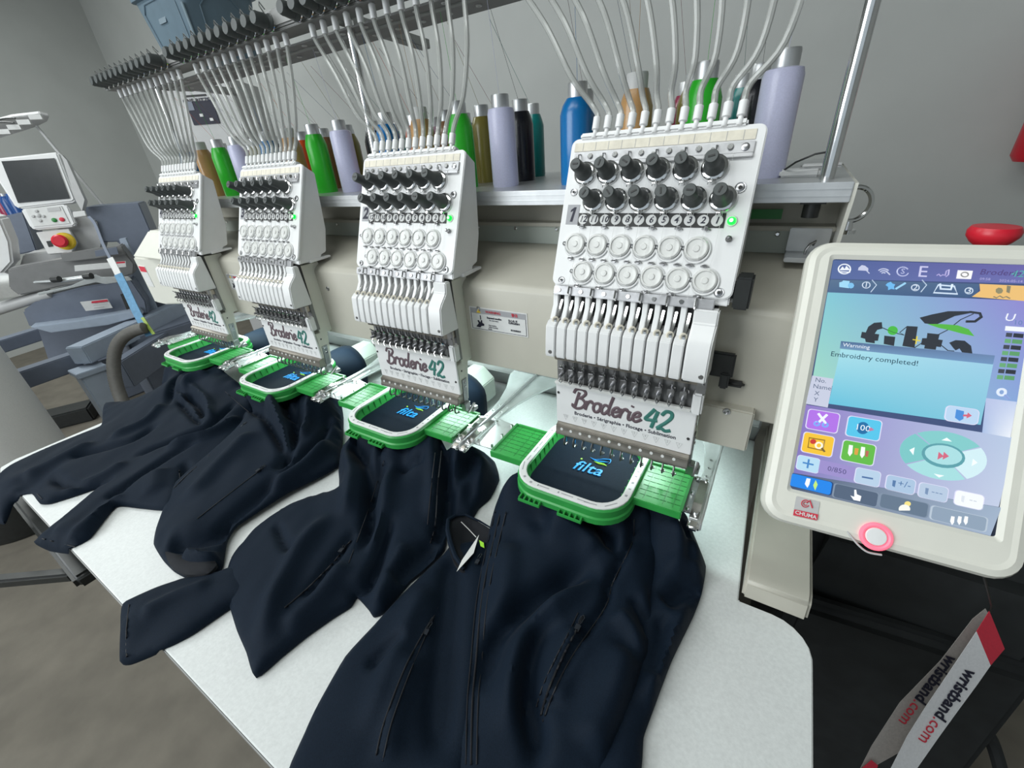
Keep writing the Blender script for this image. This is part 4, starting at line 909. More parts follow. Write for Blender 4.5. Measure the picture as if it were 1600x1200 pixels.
sg = emis('blue', (.19, .24, .55))
def grad():
    m = bpy.data.materials.new('screen_gradient'); m.use_nodes = True; nt = m.node_tree; b = nt.nodes['Principled BSDF']
    b.inputs['Base Color'].default_value = (.02, .02, .03, 1); b.inputs['Roughness'].default_value = .12
    at = nt.nodes.new('ShaderNodeAttribute'); at.attribute_name = 'glow'; at.attribute_type = 'GEOMETRY'
    nt.links.new(at.outputs['Color'], b.inputs['Emission Color']); b.inputs['Emission Strength'].default_value = 1.0
    return m
M['grad'] = grad()
def lerpc(c, s_, t):   # bilinear of four corner colours (tl,tr,br,bl)
    return [(c[0][i] * (1 - s_) + c[1][i] * s_) * (1 - t) + (c[3][i] * (1 - s_) + c[2][i] * s_) * t for i in range(3)]
def glowpatch(name, poly_px, cols, lift, parent, nu=10, nv=10, m='grad'):
    """a flat screen region: quad (tl,tr,br,bl in picture pixels) lit with a colour gradient"""
    q = [suv(p) for p in poly_px]; mb = MB(); cs = []
    for j in range(nv + 1):
        for i in range(nu + 1):
            a, b = i / nu, j / nv; w = (q[0] * (1 - a) + q[1] * a) * (1 - b) + (q[3] * (1 - a) + q[2] * a) * b
            mb.v.append(tuple(mpt(w[0], w[1], lift))); cs.append(lerpc(cols, a, b))
    for j in range(nv):
        for i in range(nu): k_ = j * (nu + 1) + i; mb.f.append((k_, k_ + 1, k_ + nu + 2, k_ + nu + 1)); mb.mi.append(0)
    o = obj(name, mb, m, parent, smooth=0)
    ca = o.data.color_attributes.new('glow', 'FLOAT_COLOR', 'POINT')
    for i, c in enumerate(cs): ca.data[i].color = (*c, 1)
    return o
def lin(h): return tuple(((c / 255 + .055) / 1.055) ** 2.4 if c > 10 else c / 3300 for c in (int(h[i:i + 2], 16) for i in (0, 2, 4)))
def rr_px(x0, y0, x1, y1, x2, y2, x3, y3, r):
    """rounded quad in screen units from its four picture corners"""
    q = [suv(p) for p in ((x0, y0), (x1, y1), (x2, y2), (x3, y3))]
    cu = sum(q) / 4; hu = ((q[1] - q[0])[0] + (q[2] - q[3])[0]) / 4; hv = ((q[3] - q[0])[1] + (q[2] - q[1])[1]) / 4
    return rrect(cu[0] - hu, cu[1] - hv, cu[0] + hu, cu[1] + hv, min(r, hu * .9, hv * .9), 4)
def flat(name, pts_uv, colr, lift, parent, th=.0002):
    return obj(name, MB().prism([mpt(u, v, lift) for u, v in pts_uv], MN * th), emis(colr, lin(colr)), parent, smooth=0)
def polypx(name, pts, colr, lift, parent): return flat(name, [suv(p) for p in pts], colr, lift, parent)
def btn(name, quad, colr, lift=.0004, r=.0025, rim='d8d8f0'):
    rp = rr_px(*quad, r); cu = sum(np.array(p) for p in rp) / len(rp)
    o = flat(name, [tuple(cu + (np.array(p) - cu) * 1.07) for p in rp], rim, lift, scn)
    flat('face', rp, colr, lift + .0003, o); return o
def stx(name, s_, p, size, colr, parent, lift=.0012, **kw):
    mb = addtext(MB(), s_, S(p[0], p[1], lift), MU, -MD, size, .00005, 0, **kw); return obj(name, mb, emis(colr, lin(colr)), parent, smooth=0)
def sline(name, pts, w_, colr, parent, lift=.0011, closed=False):
    return obj(name, MB().tube([S(p[0], p[1], lift) for p in pts], w_, 5, closed), emis(colr, lin(colr)), parent)
def circ(c, rx, ry=None, n=18, a0=0, a1=360):
    return [(c[0] + rx * math.cos(math.radians(a0 + (a1 - a0) * i / n)), c[1] + (ry or rx) * math.sin(math.radians(a0 + (a1 - a0) * i / n))) for i in range(n + (a1 - a0 != 360))]
TLp, TRp, BRp, BLp = (1301.5, 405.5), (1621, 414.5), (1546, 838), (1230, 762)
scn = glowpatch('screen', (TLp, TRp, BRp, BLp), [lin('3d4f78')] * 4, .0003, tp, 4, 4)
L1 = .0005
glowpatch('status_bar', ((1302, 407), (1621, 415), (1615, 444), (1297.5, 436)), [lin('4a6296'), lin('6a62a8'), lin('6d70b0'), lin('52689c')], L1, scn)
glowpatch('step_bar', ((1297.5, 437), (1530, 444), (1526, 466), (1293, 457)), [lin('55708c'), lin('4a6688'), lin('3c5a82'), lin('466488')], L1, scn)
polypx('active_step', [(1530, 444), (1620, 448), (1616, 472), (1518, 464), (1531, 455)], 'e8bd78', L1, scn)
glowpatch('design_view', ((1293, 457), (1616, 471), (1590, 632), (1268, 600)), [lin('7fc6d4'), lin('8f86cf'), lin('86a6d8'), lin('9fd9c4')], L1, scn, 14, 10)
glowpatch('info_box', ((1269, 587), (1302, 592), (1293, 637), (1259, 631)), [lin('c9cfe2')] * 4, .0008, scn, 2, 2)
glowpatch('lower_pad', ((1257, 632), (1586, 684), (1560, 792), (1234, 738)), [lin('8d79c4'), lin('b9cbe4'), lin('c4cfe6'), lin('7c72b8')], L1, scn, 12, 8)
glowpatch('right_pad', ((1540, 622), (1588, 628), (1578, 684), (1534, 676)), [lin('b9c4e6'), lin('c4d2ee'), lin('eef4fb'), lin('a9bfe4')], .0006, scn, 3, 3)
glowpatch('tab_bar', ((1233, 738), (1564, 793), (1547, 837), (1230, 762)), [lin('3f4f6a'), lin('9fb2c8'), lin('a4b6cc'), lin('3a4862')], .0006, scn, 8, 4)
# status icons
st = scn
sline('badge_ring', circ((1319, 421), 9.5, 7.5), .00055, 'e6ecf4', st, closed=True); polypx('badge_mark', [(1311, 423), (1316, 417), (1319, 421), (1322, 416), (1328, 423)], 'e6ecf4', .0011, st); sline('badge_line', [(1310, 425), (1328, 426)], .0005, 'e6ecf4', st)
polypx('cloud_icon', [(1340, 423), (1341, 419), (1346, 415), (1351, 416), (1356, 420), (1356, 424)], 'c2c8e0', .0011, st); sline('cloud_cross', [(1352, 422), (1358, 428)], .0004, 'c2c8e0', st)
for r_ in (4, 7.5, 11): sline('signal_arc', circ((1380, 430), r_, r_ * .85, 8, 225, 315), .0005, 'c2c8e0', st)
sline('signal_cross', [(1384, 424), (1390, 430)], .0005, 'c2c8e0', st)
sline('cycle_icon', circ((1410, 425), 9, 7, 14, 20, 330), .0005, 'b4bade', st); stx('cycle_mark', 'S', (1410, 425), .007, 'b4bade', st)
stx('mode_letter', 'E', (1441, 426), .0145, 'c9c8ea', st)
sline('stitch_icon', [(1463, 431), (1466, 429), (1469, 432), (1472, 430), (1476, 431), (1478, 424), (1482, 422), (1481, 430), (1477, 433)], .0005, 'b0a8d8', st)
polypx('hoop_tile', [(1495.5, 423), (1519, 424), (1516, 437), (1493, 436)], 'f4f4f6', .0011, st); sline('hoop_oval', circ((1506, 430), 5.5, 3.5), .0005, '8a8a8a', st, .0015, True)
stx('shop_name', 'Broderie', (1561, 427), .0070, '54487c', st, shear=.2); stx('shop_number', '42', (1588, 429), .0080, '5aa8a8', st, shear=.2); stx('clock', '09:58', (1538, 437), .003, 'a8a4d4', st); stx('counter', '2024-05-14', (1578, 440), .003, 'a8a4d4', st)
# steps
polypx('folder_icon', [(1311, 442), (1315, 441), (1317, 439), (1327, 440), (1326, 451), (1311, 449)], '9cd3ee', .0011, st); polypx('folder_flower', circ((1329, 447), 5, 4.5, 8), '7cbde6', .0013, st)
for n_, p in ((1, (1353, 446)), (2, (1429.5, 450)), (3, (1513, 455))):
    sline('step_ring', circ(p, 6, 4.8), .0004, 'c4d2e4', st, closed=True); stx('step_number', str(n_), p, .0068, 'd4e0ee', st)
for x in (1358, 1436): sline('step_arrow', [(x + 4, 438), (x + 11, 446), (x + 2, 457)], .0004, 'aebfd4', st)
polypx('flower_icon', [(1383, 446), (1386, 443), (1391, 441), (1394, 444), (1398, 445), (1396, 449), (1397, 453), (1392, 452), (1387, 454), (1387, 449)], '6fb6ea', .0011, st); sline('needle_icon', [(1399, 452), (1414, 443)], .0009, '9ccfee', st)
sline('frame_icon', [(1458, 458), (1465, 446), (1490, 448), (1495, 460)], .0007, 'cfe0f2', st, closed=True); sline('frame_icon_bars', [(1468, 444), (1469, 452), (1485, 453), (1487, 445)], .0008, 'cfe0f2', st)
polypx('wave_flower', circ((1560, 455), 6, 5, 7), '8f8a6c', .0011, st); polypx('wave_needle', [(1572, 447), (1578, 448), (1576, 459), (1571, 457)], '86826c', .0011, st); sline('wave_line', [(1551, 464), (1556, 466), (1561, 463), (1566, 466), (1571, 464), (1577, 467)], .0005, '86806a', st)
# design shown on the screen
D0 = '343a42'
polypx('letter_f', [(1352, 535), (1351, 530), (1344, 528), (1346, 519), (1352, 520), (1356, 511), (1365, 505), (1377, 504), (1378, 514), (1370, 516), (1366, 522), (1373, 523), (1371, 533), (1366, 533), (1366, 537)], D0, .0012, st)
polypx('letter_i', [(1381, 525), (1398, 527), (1396, 541), (1380, 538)], D0, .0012, st); polypx('letter_l', [(1416, 510), (1433, 511), (1428, 544), (1409, 541)], D0, .0012, st)
polypx('letter_t', [(1448, 521), (1467, 523), (1465, 531), (1472, 532), (1469, 543), (1462, 542), (1461, 547), (1443, 545), (1444, 540), (1438, 539), (1440, 529), (1447, 529)], D0, .0012, st)
polypx('letter_a', [(1482, 536), (1492, 532), (1506, 533), (1516, 541), (1518, 553), (1502, 551), (1498, 545), (1492, 548), (1489, 545)], D0, .0012, st)
polypx('design_dot', circ((1394, 517), 8, 7), '4cb648', .0012, st)
polypx('dark_leaf', [(1436, 497), (1455, 492), (1480, 487), (1512, 487), (1495, 492), (1476, 500), (1462, 508), (1444, 506)], D0, .0012, st); sline('leaf_loop', [(1462, 506), (1490, 493), (1515, 488), (1530, 490), (1532, 496), (1522, 503), (1508, 503)], .0011, D0, st)
polypx('green_leaf', [(1448, 507), (1470, 507), (1495, 509), (1512, 515), (1521, 526), (1502, 522), (1480, 516), (1466, 513)], '57b348', .0013, st)
sline('jump_stitch', [(1377, 512), (1395, 520), (1412, 524), (1405, 520), (1416, 511)], .0004, D0, st); sline('jump_stitch', [(1460, 526), (1480, 516), (1500, 500), (1520, 491)], .0004, D0, st); sline('jump_stitch', [(1428, 544), (1440, 536), (1470, 540), (1480, 548), (1490, 549)], .0004, D0, st)
sline('cursor', [(1425, 531), (1437, 533)], .0006, 'd8c84a', st); sline('cursor', [(1432, 526), (1430, 538)], .0006, 'd8c84a', st)
# message window
ms = glowpatch('message_window', ((1313, 546), (1551, 568), (1531, 664), (1294, 631)), [lin('a8e0ea'), lin('9ccfe6'), lin('7fc6da'), lin('66c2dc')], .0012, scn, 8, 8)
glowpatch('title_bar', ((1313.5, 533.5), (1553, 556), (1550, 570), (1311.5, 545)), [lin('49688f'), lin('6a86ad'), lin('6f95bf'), lin('6f95b8')], .0014, ms, 4, 3)
stx('title', 'Warnning', (1337, 541.5), .0050, 'dfe8f2', ms, .0018); stx('message', 'Embroidery completed!', (1363, 561), .0066, '2c4a5c', ms, .0018)
b_ = btn('close_button', (1478, 634, 1528, 641, 1524, 664, 1475, 657), 'b8d2ec', .0016, .003); polypx('door_icon', [(1492, 640), (1504, 643), (1503, 655), (1497, 658), (1490, 653)], '4f8ed6', .0022, b_); polypx('exit_arrow', [(1503, 648), (1509, 648), (1510, 645), (1516, 650), (1508, 654), (1508, 651), (1502, 651)], 'd06a80', .0023, b_)
for s_, p in (('No.', (1282, 595)), ('Name', (1284, 605.5)), ('X', (1276, 615)), ('Y', (1274, 625))): stx('info_text', s_, p, .0058, '5c6a84', scn, .0014)
# colour list
stx('needle_glyph', 'U', (1576, 497), .009, 'eef2fa', scn, .0012, shear=.15); stx('needle_number', '10', (1589, 505), .0055, '6a82b4', scn, .0012)
polypx('list_cap', [(1570, 510), (1600, 512), (1599, 519), (1569, 517)], 'eef2f6', .0010, scn)
for i in range(8):
    x, y = 1571 - 2.0 * i, 520.5 + 9.4 * i; c_ = '343a44' if i % 2 == 0 else '5f9c6c'
    polypx('colour_row', [(x, y), (x + 9.5, y + .7), (x + 8.3, y + 7), (x - 1.2, y + 6.2)], '454b56' if i % 2 == 0 else '6aa878', .0012, scn); polypx('colour_row', [(x + 11.5, y + .7), (x + 27, y + 2), (x + 25.8, y + 8.4), (x + 10.2, y + 7)], c_, .0012, scn)
sline('lens_icon', circ((1564, 613), 6, 5), .0009, 'dce6f4', scn, closed=True); sline('lens_handle', [(1568, 617), (1575, 624)], .0011, '8aa0d2', scn)
# coloured buttons
b_ = btn('scissors_button', (1264.5, 639, 1311, 647.5, 1307, 677, 1259, 668.5), 'ae74e2'); sline('blade', [(1278, 646), (1290, 662)], .0011, 'e8eefa', b_, .0014); sline('blade', [(1292, 648), (1279, 660)], .0011, 'e8eefa', b_, .0014); sline('grip', circ((1276, 662), 4, 3), .0008, '78a8f0', b_, .0014, True); sline('grip', circ((1289, 664), 4, 3), .0008, '78a8f0', b_, .0014, True)
b_ = btn('speed_button', (1327, 650.5, 1377, 658, 1372.5, 689, 1320.5, 680), '58c2e6'); polypx('dial', circ((1347.5, 669), 10, 9.5), '2a6fa4', .0012, b_); stx('dial_mark', '100', (1347, 669), .0075, 'e4f2fa', b_, .0016); polypx('dial_arrow', [(1357, 670), (1360, 668), (1365, 672), (1357, 674)], 'c07aa0', .0016, b_)
b_ = btn('view_button', (1258, 675.5, 1303, 683, 1298.5, 714, 1251, 705), 'f0c23e'); sline('picture_frame', [(1264, 684), (1288, 688), (1285, 704), (1262, 699)], .0007, '8a6a24', b_, .0014, True); polypx('picture_spot', circ((1270, 690), 5, 4, 8), 'c8403a', .0013, b_); sline('glass', circ((1279, 696), 5, 4.5), .0008, 'f4f0dc', b_, .0016, True); sline('glass_handle', [(1283, 700), (1288, 706)], .0009, '6c5a34', b_, .0016)
b_ = btn('needle_button', (1319, 688, 1368.5, 696, 1362.5, 727.5, 1312.5, 718), '64b84c'); polypx('needle_left', [(1326, 695), (1332, 696), (1331, 708), (1327, 713), (1324, 708)], 'f2f6f2', .0014, b_); polypx('needle_right', [(1345, 698), (1351, 699), (1350, 711), (1346, 716), (1343, 711)], 'f2f6f2', .0014, b_); polypx('spool_mark', [(1335, 700), (1341, 701), (1339, 711), (1334, 710)], 'd8a04a', .0014, b_); polypx('spool_mark', [(1352, 704), (1357, 705), (1355, 714), (1351, 713)], 'b86a5a', .0014, b_)
b_ = btn('plus_button', (1248, 711.5, 1281, 717, 1278, 739, 1243, 733), 'b4d8ec'); stx('plus', '+', (1262, 726), .018, '4a86c4', b_, .0014)
flat('speed_field', rr_px(1281, 719, 1336, 729, 1333, 750, 1278, 739, .001), '9a8ec8', .0007, scn); stx('speed_value', '0/850', (1307, 735), .0062, '5a5684', scn, .0014)
b_ = btn('minus_button', (1339, 731, 1376, 737.5, 1372, 761.5, 1333.5, 753), 'b4cce2'); sline('minus', [(1346, 745), (1363, 748)], .0008, '4a6c9c', b_, .0014)
for i, (x, y) in enumerate(((1386, 742), (1437, 754), (1493, 766))):
    b_ = btn('step_button', (x, y, x + 44, y + 8, x + 41, y + 31, x - 3, y + 22), ['a9c2dc', 'b4c6dc', 'f0f4f8'][i]); polypx('needle_mark', [(x + 8, y + 8), (x + 13, y + 9), (x + 11, y + 19), (x + 7, y + 17)], ['5a7ca8', '7a92b4', 'dbe2ea'][i], .0014, b_); stx('step_sign', ['+/-', '---', '--'][i], (x + 26, y + 15), .0075, ['5a7ca8', '7a92b4', 'c6ced8'][i], b_, .0014)
# direction pad
def ell(a0, a1, r1, r2, name, colr):
    c_ = (1473, 712); o_ = [(c_[0] + r1 * 68 * math.cos(t), c_[1] + r1 * 38 * math.sin(t) + r1 * 8 * math.cos(t)) for t in np.linspace(math.radians(a0), math.radians(a1), 10)]
    i_ = [(c_[0] + r2 * 68 * math.cos(t), c_[1] + r2 * 38 * math.sin(t) + r2 * 8 * math.cos(t)) for t in np.linspace(math.radians(a1), math.radians(a0), 10)]
    return polypx(name, o_ + i_, colr, .0009, scn)
polypx('pad_ring', [(1473 + 34 * math.cos(t), 712 + 19 * math.sin(t) + 4 * math.cos(t)) for t in np.linspace(0, 6.28, 24)[:-1]], '5f9ea8', .0010, scn)
ell(-127, -33, 1, .46, 'up_key', '83c8c8'); ell(-30, 57, 1, .46, 'right_key', 'cfeaf0'); ell(60, 147, 1, .46, 'down_key', 'a4dadc'); ell(150, 230, 1, .46, 'left_key', '7cc4c4')
polypx('centre_key', [(1473 + 29 * math.cos(t), 711 + 15 * math.sin(t) + 3.5 * math.cos(t)) for t in np.linspace(0, 6.28, 24)[:-1]], 'a8dade', .0014, scn)
for p_ in ([(1478, 684), (1486, 690), (1470, 688)], [(1420, 703), (1428, 699), (1426, 711)], [(1458, 740), (1474, 743), (1466, 746)], [(1519, 717), (1526, 723), (1517, 728)]): polypx('key_arrow', p_, 'f0fafa', .0014, scn)
for x in (1465, 1473): polypx('fast_arrow', [(x, 706), (x + 8, 713), (x - 2, 718)], 'd06a82', .0019, scn)
# bottom tabs
b_ = btn('needle_tab', (1237, 741, 1300, 752, 1297, 772, 1233, 760), '2a86e6', .0009, .002, '2c4c7c'); polypx('tab_needle', [(1260, 747), (1266, 748), (1264, 757), (1261, 762), (1257, 756)], 'f2f6fa', .0016, b_); polypx('tab_spark', [(1274, 750), (1277, 757), (1273, 766), (1270, 758)], 'bfe87a', .0016, b_)
for x, y, w_, h_, c_ in ((1305, 757, 67, 12, '56667c'), (1377, 772, 73, 14, '66788c'), (1457, 791, 84, 17, '8ea0b4')):
    b_ = btn('tab', (x, y, x + w_, y + h_, x + w_ - 4, y + h_ + 22, x - 4, y + 20), c_, .0009, .002, '8090a4' if x < 1450 else 'b4c2d0')
    if x < 1310: polypx('hand_icon', [(1334, 765), (1337, 765), (1338, 772), (1345, 775), (1343, 783), (1333, 781), (1328, 774), (1334, 776)], 'f4f6f8', .0016, b_)
    elif x < 1400: polypx('cloud_disc', circ((1412, 795), 9, 7, 12, 160, 380), 'f2f2ea', .0016, b_); polypx('sun_disc', circ((1417, 787), 5, 4), 'f2e08a', .0015, b_)
    else:
        for q in (1485, 1496, 1506): polypx('tab_needle', [(q, 806), (q + 5, 807), (q + 4, 816), (q + 1, 820), (q - 2, 814)], 'f6f8fa', .0016, b_)
# maker plate, start button, stop button, mount
mp = flat('maker_plate', rr_px(1243, 775, 1280, 783, 1275, 812, 1238, 804, .001), 'c8c8cc', .0, tp)
mp.data.materials[0] = M['greyl']; mp.location = tuple(MN * .0034)
pr_ = obj('maker_name_band', MB().prism([mpt(*suv(p), .0042) for p in ((1240, 795), (1277, 803), (1275, 812), (1238, 804))], MN * .0003), 'inkr', tp, smooth=0)
obj('maker_name', addtext(MB(), 'CHUMA', mpt(*suv((1257.5, 803.5)), .0046), MU, -MD, .0046, .0001, .0002, bold=.0001), 'label', pr_)
t = MB().tube([mpt(*suv(p), .0043) for p in circ((1257, 786), 6, 5.5, 14, 30, 330)], .0004, 5).tube([mpt(*suv(p), .0043) for p in circ((1257, 786), 3, 2.8, 10, 40, 320)], .0003, 5).tube([mpt(*suv(p), .0043) for p in ((1259, 785), (1264, 781), (1268, 793))], .0006, 5)
obj('maker_emblem', t, 'inkr', tp)
cB = mpt(*suv((1366, 837)), .003)
rb = obj('start_button', MB().lathe(cB, MN, [(.0075, 0), (.0075, .0022), (.0068, .003), (.001, .0034)], 24), 'white', tp)
obj('lit_ring', MB().torus(cB + MN * .0012, MN, .0098, .0020, 32, 8), mat('pink_ring_light', (.7, .2, .25), .4, emit=(1.0, .10, .19), es=.85), rb)
obj('moulded_swoosh', MB().tube(spline([mpt(*suv(p), .0029) for p in ((1322, 829), (1332, 842), (1342, 853), (1355, 862), (1376, 866))], 6), .0009, 5), 'greyl', tp)
eb = atY((1548, 374), .56)
obj('stop_button', MB().lathe(eb - np.array([0, 0, .012]), (0, 0, 1), [(.0085, -.02), (.0090, .006), (.0140, .010), (.0176, .0150), (.0180, .0195), (.0160, .0232), (.004, .0245)], 28), 'red', tp, smooth=50)
obj('stop_collar', MB().lathe(eb - np.array([0, 0, .036]), (0, 0, 1), [(.011, 0), (.011, .012)], 20), 'black', tp)
obj('rear_housing', MB().prism([mpt(u, v, -.034) for u, v in rrect(.005, .02, SWd - .005, SHt - .01, .01)], -MN * .03), 'cream', tp, bevel=0.002)
mc_ = mpt(SWd / 2, SHt * .55, -.06)
obj('mount_arm', MB().tube([mc_, mc_ + np.array([0, .07, -.02]), mc_ + np.array([-.03, .20, -.06]), (.05, .78, -.26), (.03, .87, -.30)], .016, 12), 'black', tp)

# ------------------------------------------------------------------ ribbon lanyard and the dark stand under the panel
ln = thing('ribbon_lanyard', 'white ribbon lanyard printed in navy and red, hanging below the touch panel', 'lanyard', tuple(atD((1545, 955), .62)))
def ribbon(name, pts_l, pts_r, m, parent, th=.0006):
    n_ = len(pts_l); v = []
    for a, b in zip(pts_l, pts_r): v += [a, b]
    mb = MB(); nrm = np.cross(v[1] - v[0], v[2] - v[0]); nrm /= np.linalg.norm(nrm)
    if nrm @ np.array([0, 1, 0]) < 0: nrm = -nrm
    mb.v = [tuple(p) for p in v] + [tuple(p + nrm * th) for p in v]; o_ = len(v)
    for i in range(n_ - 1):
        a, b, c, d = 2 * i, 2 * i + 1, 2 * i + 3, 2 * i + 2; mb.f += [(a, b, c, d), (a + o_, d + o_, c + o_, b + o_), (a, d, d + o_, a + o_), (b, b + o_, c + o_, c)]; mb.mi += [0] * 4
    return obj(name, mb, m, parent, smooth=60)
dF = .60; dB = .625
R_l = [(1526, 984), (1480, 1045), (1440, 1110), (1418, 1150), (1384, 1215)]; R_r = [(1548, 1040), (1535, 1062), (1490, 1118), (1462, 1158), (1430, 1215)]
fl = [atD(p, dF) for p in ((1526, 987), (1487, 1045), (1447, 1104), (1418, 1150), (1380, 1225))]; fr_ = [atD(p, dF) for p in ((1548, 1040), (1527, 1070), (1496, 1112), (1467, 1152), (1416, 1225))]
front = ribbon('front_ply', fl, fr_, 'lany', ln)
ribbon('red_fold', [atD((1546, 955), dF + .004), atD((1526, 987), dF)], [atD((1570, 1014), dF + .004), atD((1548, 1040), dF)], 'inkr', ln)
back = ribbon('back_ply', [atD(p, dB) for p in ((1540, 951), (1520, 967), (1470, 1032), (1406, 1098), (1362, 1166), (1340, 1210))], [atD(p, dB) for p in ((1552, 972), (1528, 1005), (1490, 1060), (1445, 1120), (1405, 1176), (1362, 1200))], 'lanyb', ln)
ribbon('red_end', [atD((1362, 1188), dB - .004), atD((1330, 1215), dB - .004)], [atD((1372, 1196), dB - .004), atD((1365, 1215), dB - .004)], 'inkr', ln)
def rtext(s1, s2, c0, d, along, side, parent, size, c1_, c2_):
    o_ = atD(c0, d); u = atD(along, d) - o_; u /= np.linalg.norm(u); w = atD(side, d) - o_; w -= u * (w @ u); w /= np.linalg.norm(w)
    vs, fs = textmesh(s1, size, .0002, align='LEFT', bold=.0006); vs2, fs2 = textmesh(s2, size, .0002, align='LEFT')
    wid = max(v[0] for v in vs); nn = np.cross(u, w)
    if nn @ o_ > 0: nn = -nn
    def put(vs, off): return [o_ + u * (v[0] + off) + w * v[1] * 1.3 + nn * (.0012 + v[2]) for v in vs]
    a = obj('printed_name', MB().add(put(vs, 0), fs), c1_, parent, smooth=0); b = obj('printed_suffix', MB().add(put(vs2, wid + .0008), fs2), c2_, parent, smooth=0)
rtext('wristband', '.com', (1517, 1048), dF, (1450, 1145), (1536, 1061), front, .0205, 'inkb', 'inkr')
rtext('wristband', '.com', (1487, 1026), dB - .0015, (1418, 1118), (1503, 1040), back, .0205, 'inkb', 'inkr')
obj('hanging_loop', MB().tube([atD((1546, 956), dF + .01), atD((1549, 946), .60), mpt(SWd * .97, SHt + .004, -.02)], .0015, 6), 'black', ln)
cb = thing('covered_stand', 'black covered stand on the floor below the touch panel', 'stand', (.36, .75, -1.40))
obj('cover', MB().prism([(.14, .74, -1.39), (.14, .74, -.74), (.16, .78, -.66), (.16, 1.15, -.66), (.14, 1.2, -.74), (.14, 1.2, -1.39)], (.36, 0, 0)), 'cover', cb, bevel=0.03, seg=4)
obj('tube_rail', MB().tube([atD((1328, 906), .86), atD((1375, 950), .86), atD((1435, 1005), .88)], .008, 8), 'black', cb)
obj('crumpled_sleeve', MB().tube(spline([atD(p, .84) for p in ((1490, 1135), (1520, 1130), (1545, 1150), (1560, 1190), (1572, 1240))], 5), .012, 8), 'cover', cb)
obj('drape', MB().prism([(.14, .68, -1.39), (.15, .69, -.80), (.50, .72, -.80), (.52, .70, -1.39)], (0, .05, .0)), 'cover', cb, bevel=0.02, seg=3)

# ------------------------------------------------------------------ little things on the shelf and the walls
t = MB().box((-.022, .70, -.0583), (.022, .725, -.049)).box((.0, .705, -.049), (.045, .722, -.044))
sc_ = thing('plastic_clip', 'small white plastic clip with black wire lying on the shelf by the chrome pole', 'clip', (0, .71, -.0585))
obj('body', t, 'white', sc_, bevel=0.003, seg=3); obj('wire', MB().tube([(-.018, .705, -.050), (-.006, .69, -.040), (.012, .685, -.032), (.028, .688, -.030)], .0012, 5), 'black', sc_)
fx = thing('fire_extinguisher', 'red fire extinguisher on the wall at the right edge', 'extinguisher', tuple(atY((1634, 240), 2.45)))
a = atY((1634, 226), 2.45)
obj('cylinder', MB().lathe(a - np.array([0, 0, .05]), (0, 0, 1), [(.065, 0), (.078, .02), (.078, .34), (.05, .40), (.02, .42)], 20), 'red', fx); obj('valve', MB().cyl(a + np.array([0, 0, .37]), a + np.array([0, 0, .42]), .02), 'black', fx)
obj('wall_bracket', MB().box((a[0] - .03, 2.52, a[2] + .05), (a[0] + .03, 2.60, a[2] + .25)), 'black', fx)

# ------------------------------------------------------------------ storage behind the rack
DC = 2.05
cx = atD((312, 160), DC)
cb2 = thing('storage_cabinet', 'grey cabinet with a navy label panel standing behind the thread rack', 'cabinet', (cx[0], cx[1], -1.40))
vx = np.array([.80, .60, 0]); vy = np.array([-.60, .80, 0])
ct = atD((312, 126), DC)[2]
obj('body', MB().obox((cx[0] + vy[0] * .2, cx[1] + vy[1] * .2, (ct - 1.40) / 2), vx, vy, (0, 0, 1), .165, .2, (ct + 1.40) / 2), 'greyl', cb2, bevel=0.006)
pf = cx
lb = obj('label_panel', MB().obox(pf + np.array([0, 0, atD((320, 175), DC)[2] - cx[2]]) - vy * .002, vx, (0, 0, 1), vy, .062, .048, .003), 'inkb', cb2)
for i, (a, b) in enumerate(((-.01, -.01), (.03, -.03), (-.05, .03))): obj('pale_spot', MB().obox(pf + vx * a + np.array([0, 0, atD((320, 175), DC)[2] - cx[2] + b]) - vy * .006, vx, (0, 0, 1), vy, .008 + .01 * (i == 2), .006 + .012 * (i == 2), .001), 'label' if i < 2 else 'bluegrey', lb)
obj('label_text', addtext(MB(), 'CN5 RITZEN', pf + np.array([0, 0, atD((318, 157), DC)[2] - cx[2]]) - vy * .003, vx, (0, 0, 1), .026, .001, .001), 'inkb', cb2)
obj('handle', MB().obox(pf + np.array([-.01, 0, atD((310, 150), DC)[2] - cx[2]]) - vy * .004, vx, (0, 0, 1), vy, .05, .004, .004), 'dark', cb2)
tt = thing('storage_tote', 'slate blue plastic storage tote with ribbed sides up above the thread rack', 'tote', (cx[0], cx[1], ct))
tcn = atY((309, 72), 1.46); vx, vy = np.array([1.0, 0, 0]), np.array([0, 1.0, 0]); tx, ty = tcn[0] - .185, tcn[1] + .165; ct = tcn[2] - .03
tt.location = (tx, ty, ct)
def tote_ring(h, hw, hd, r): return [np.array([tx, ty, ct + h]) + vx * u + vy * v for u, v in rrect(-hw, -hd, hw, hd, r, 3)]
g = MB(); RR = [tote_ring(0, .175, .155, .03), tote_ring(.25, .215, .19, .035), tote_ring(.255, .23, .205, .035), tote_ring(.285, .233, .208, .035), tote_ring(.29, .248, .222, .04), tote_ring(.33, .252, .226, .04)]
for a, b in zip(RR, RR[1:]): band(g, a, b)
nn_ = len(RR[0]); g.add(RR[0], [tuple(range(nn_))]); g.add(RR[-1], [tuple(range(nn_))])
obj('shell', g, 'tote', tt, smooth=30)
def on_tote(u, h, face):
    hw = .175 + .04 * h / .25; hd_ = .155 + .035 * h / .25; o_ = np.array([tx, ty, ct + h])
    return o_ + (vx * (u * hw) - vy * (hd_ + .001) if face == 'f' else vx * (hw + .001) + vy * (u * hd_))
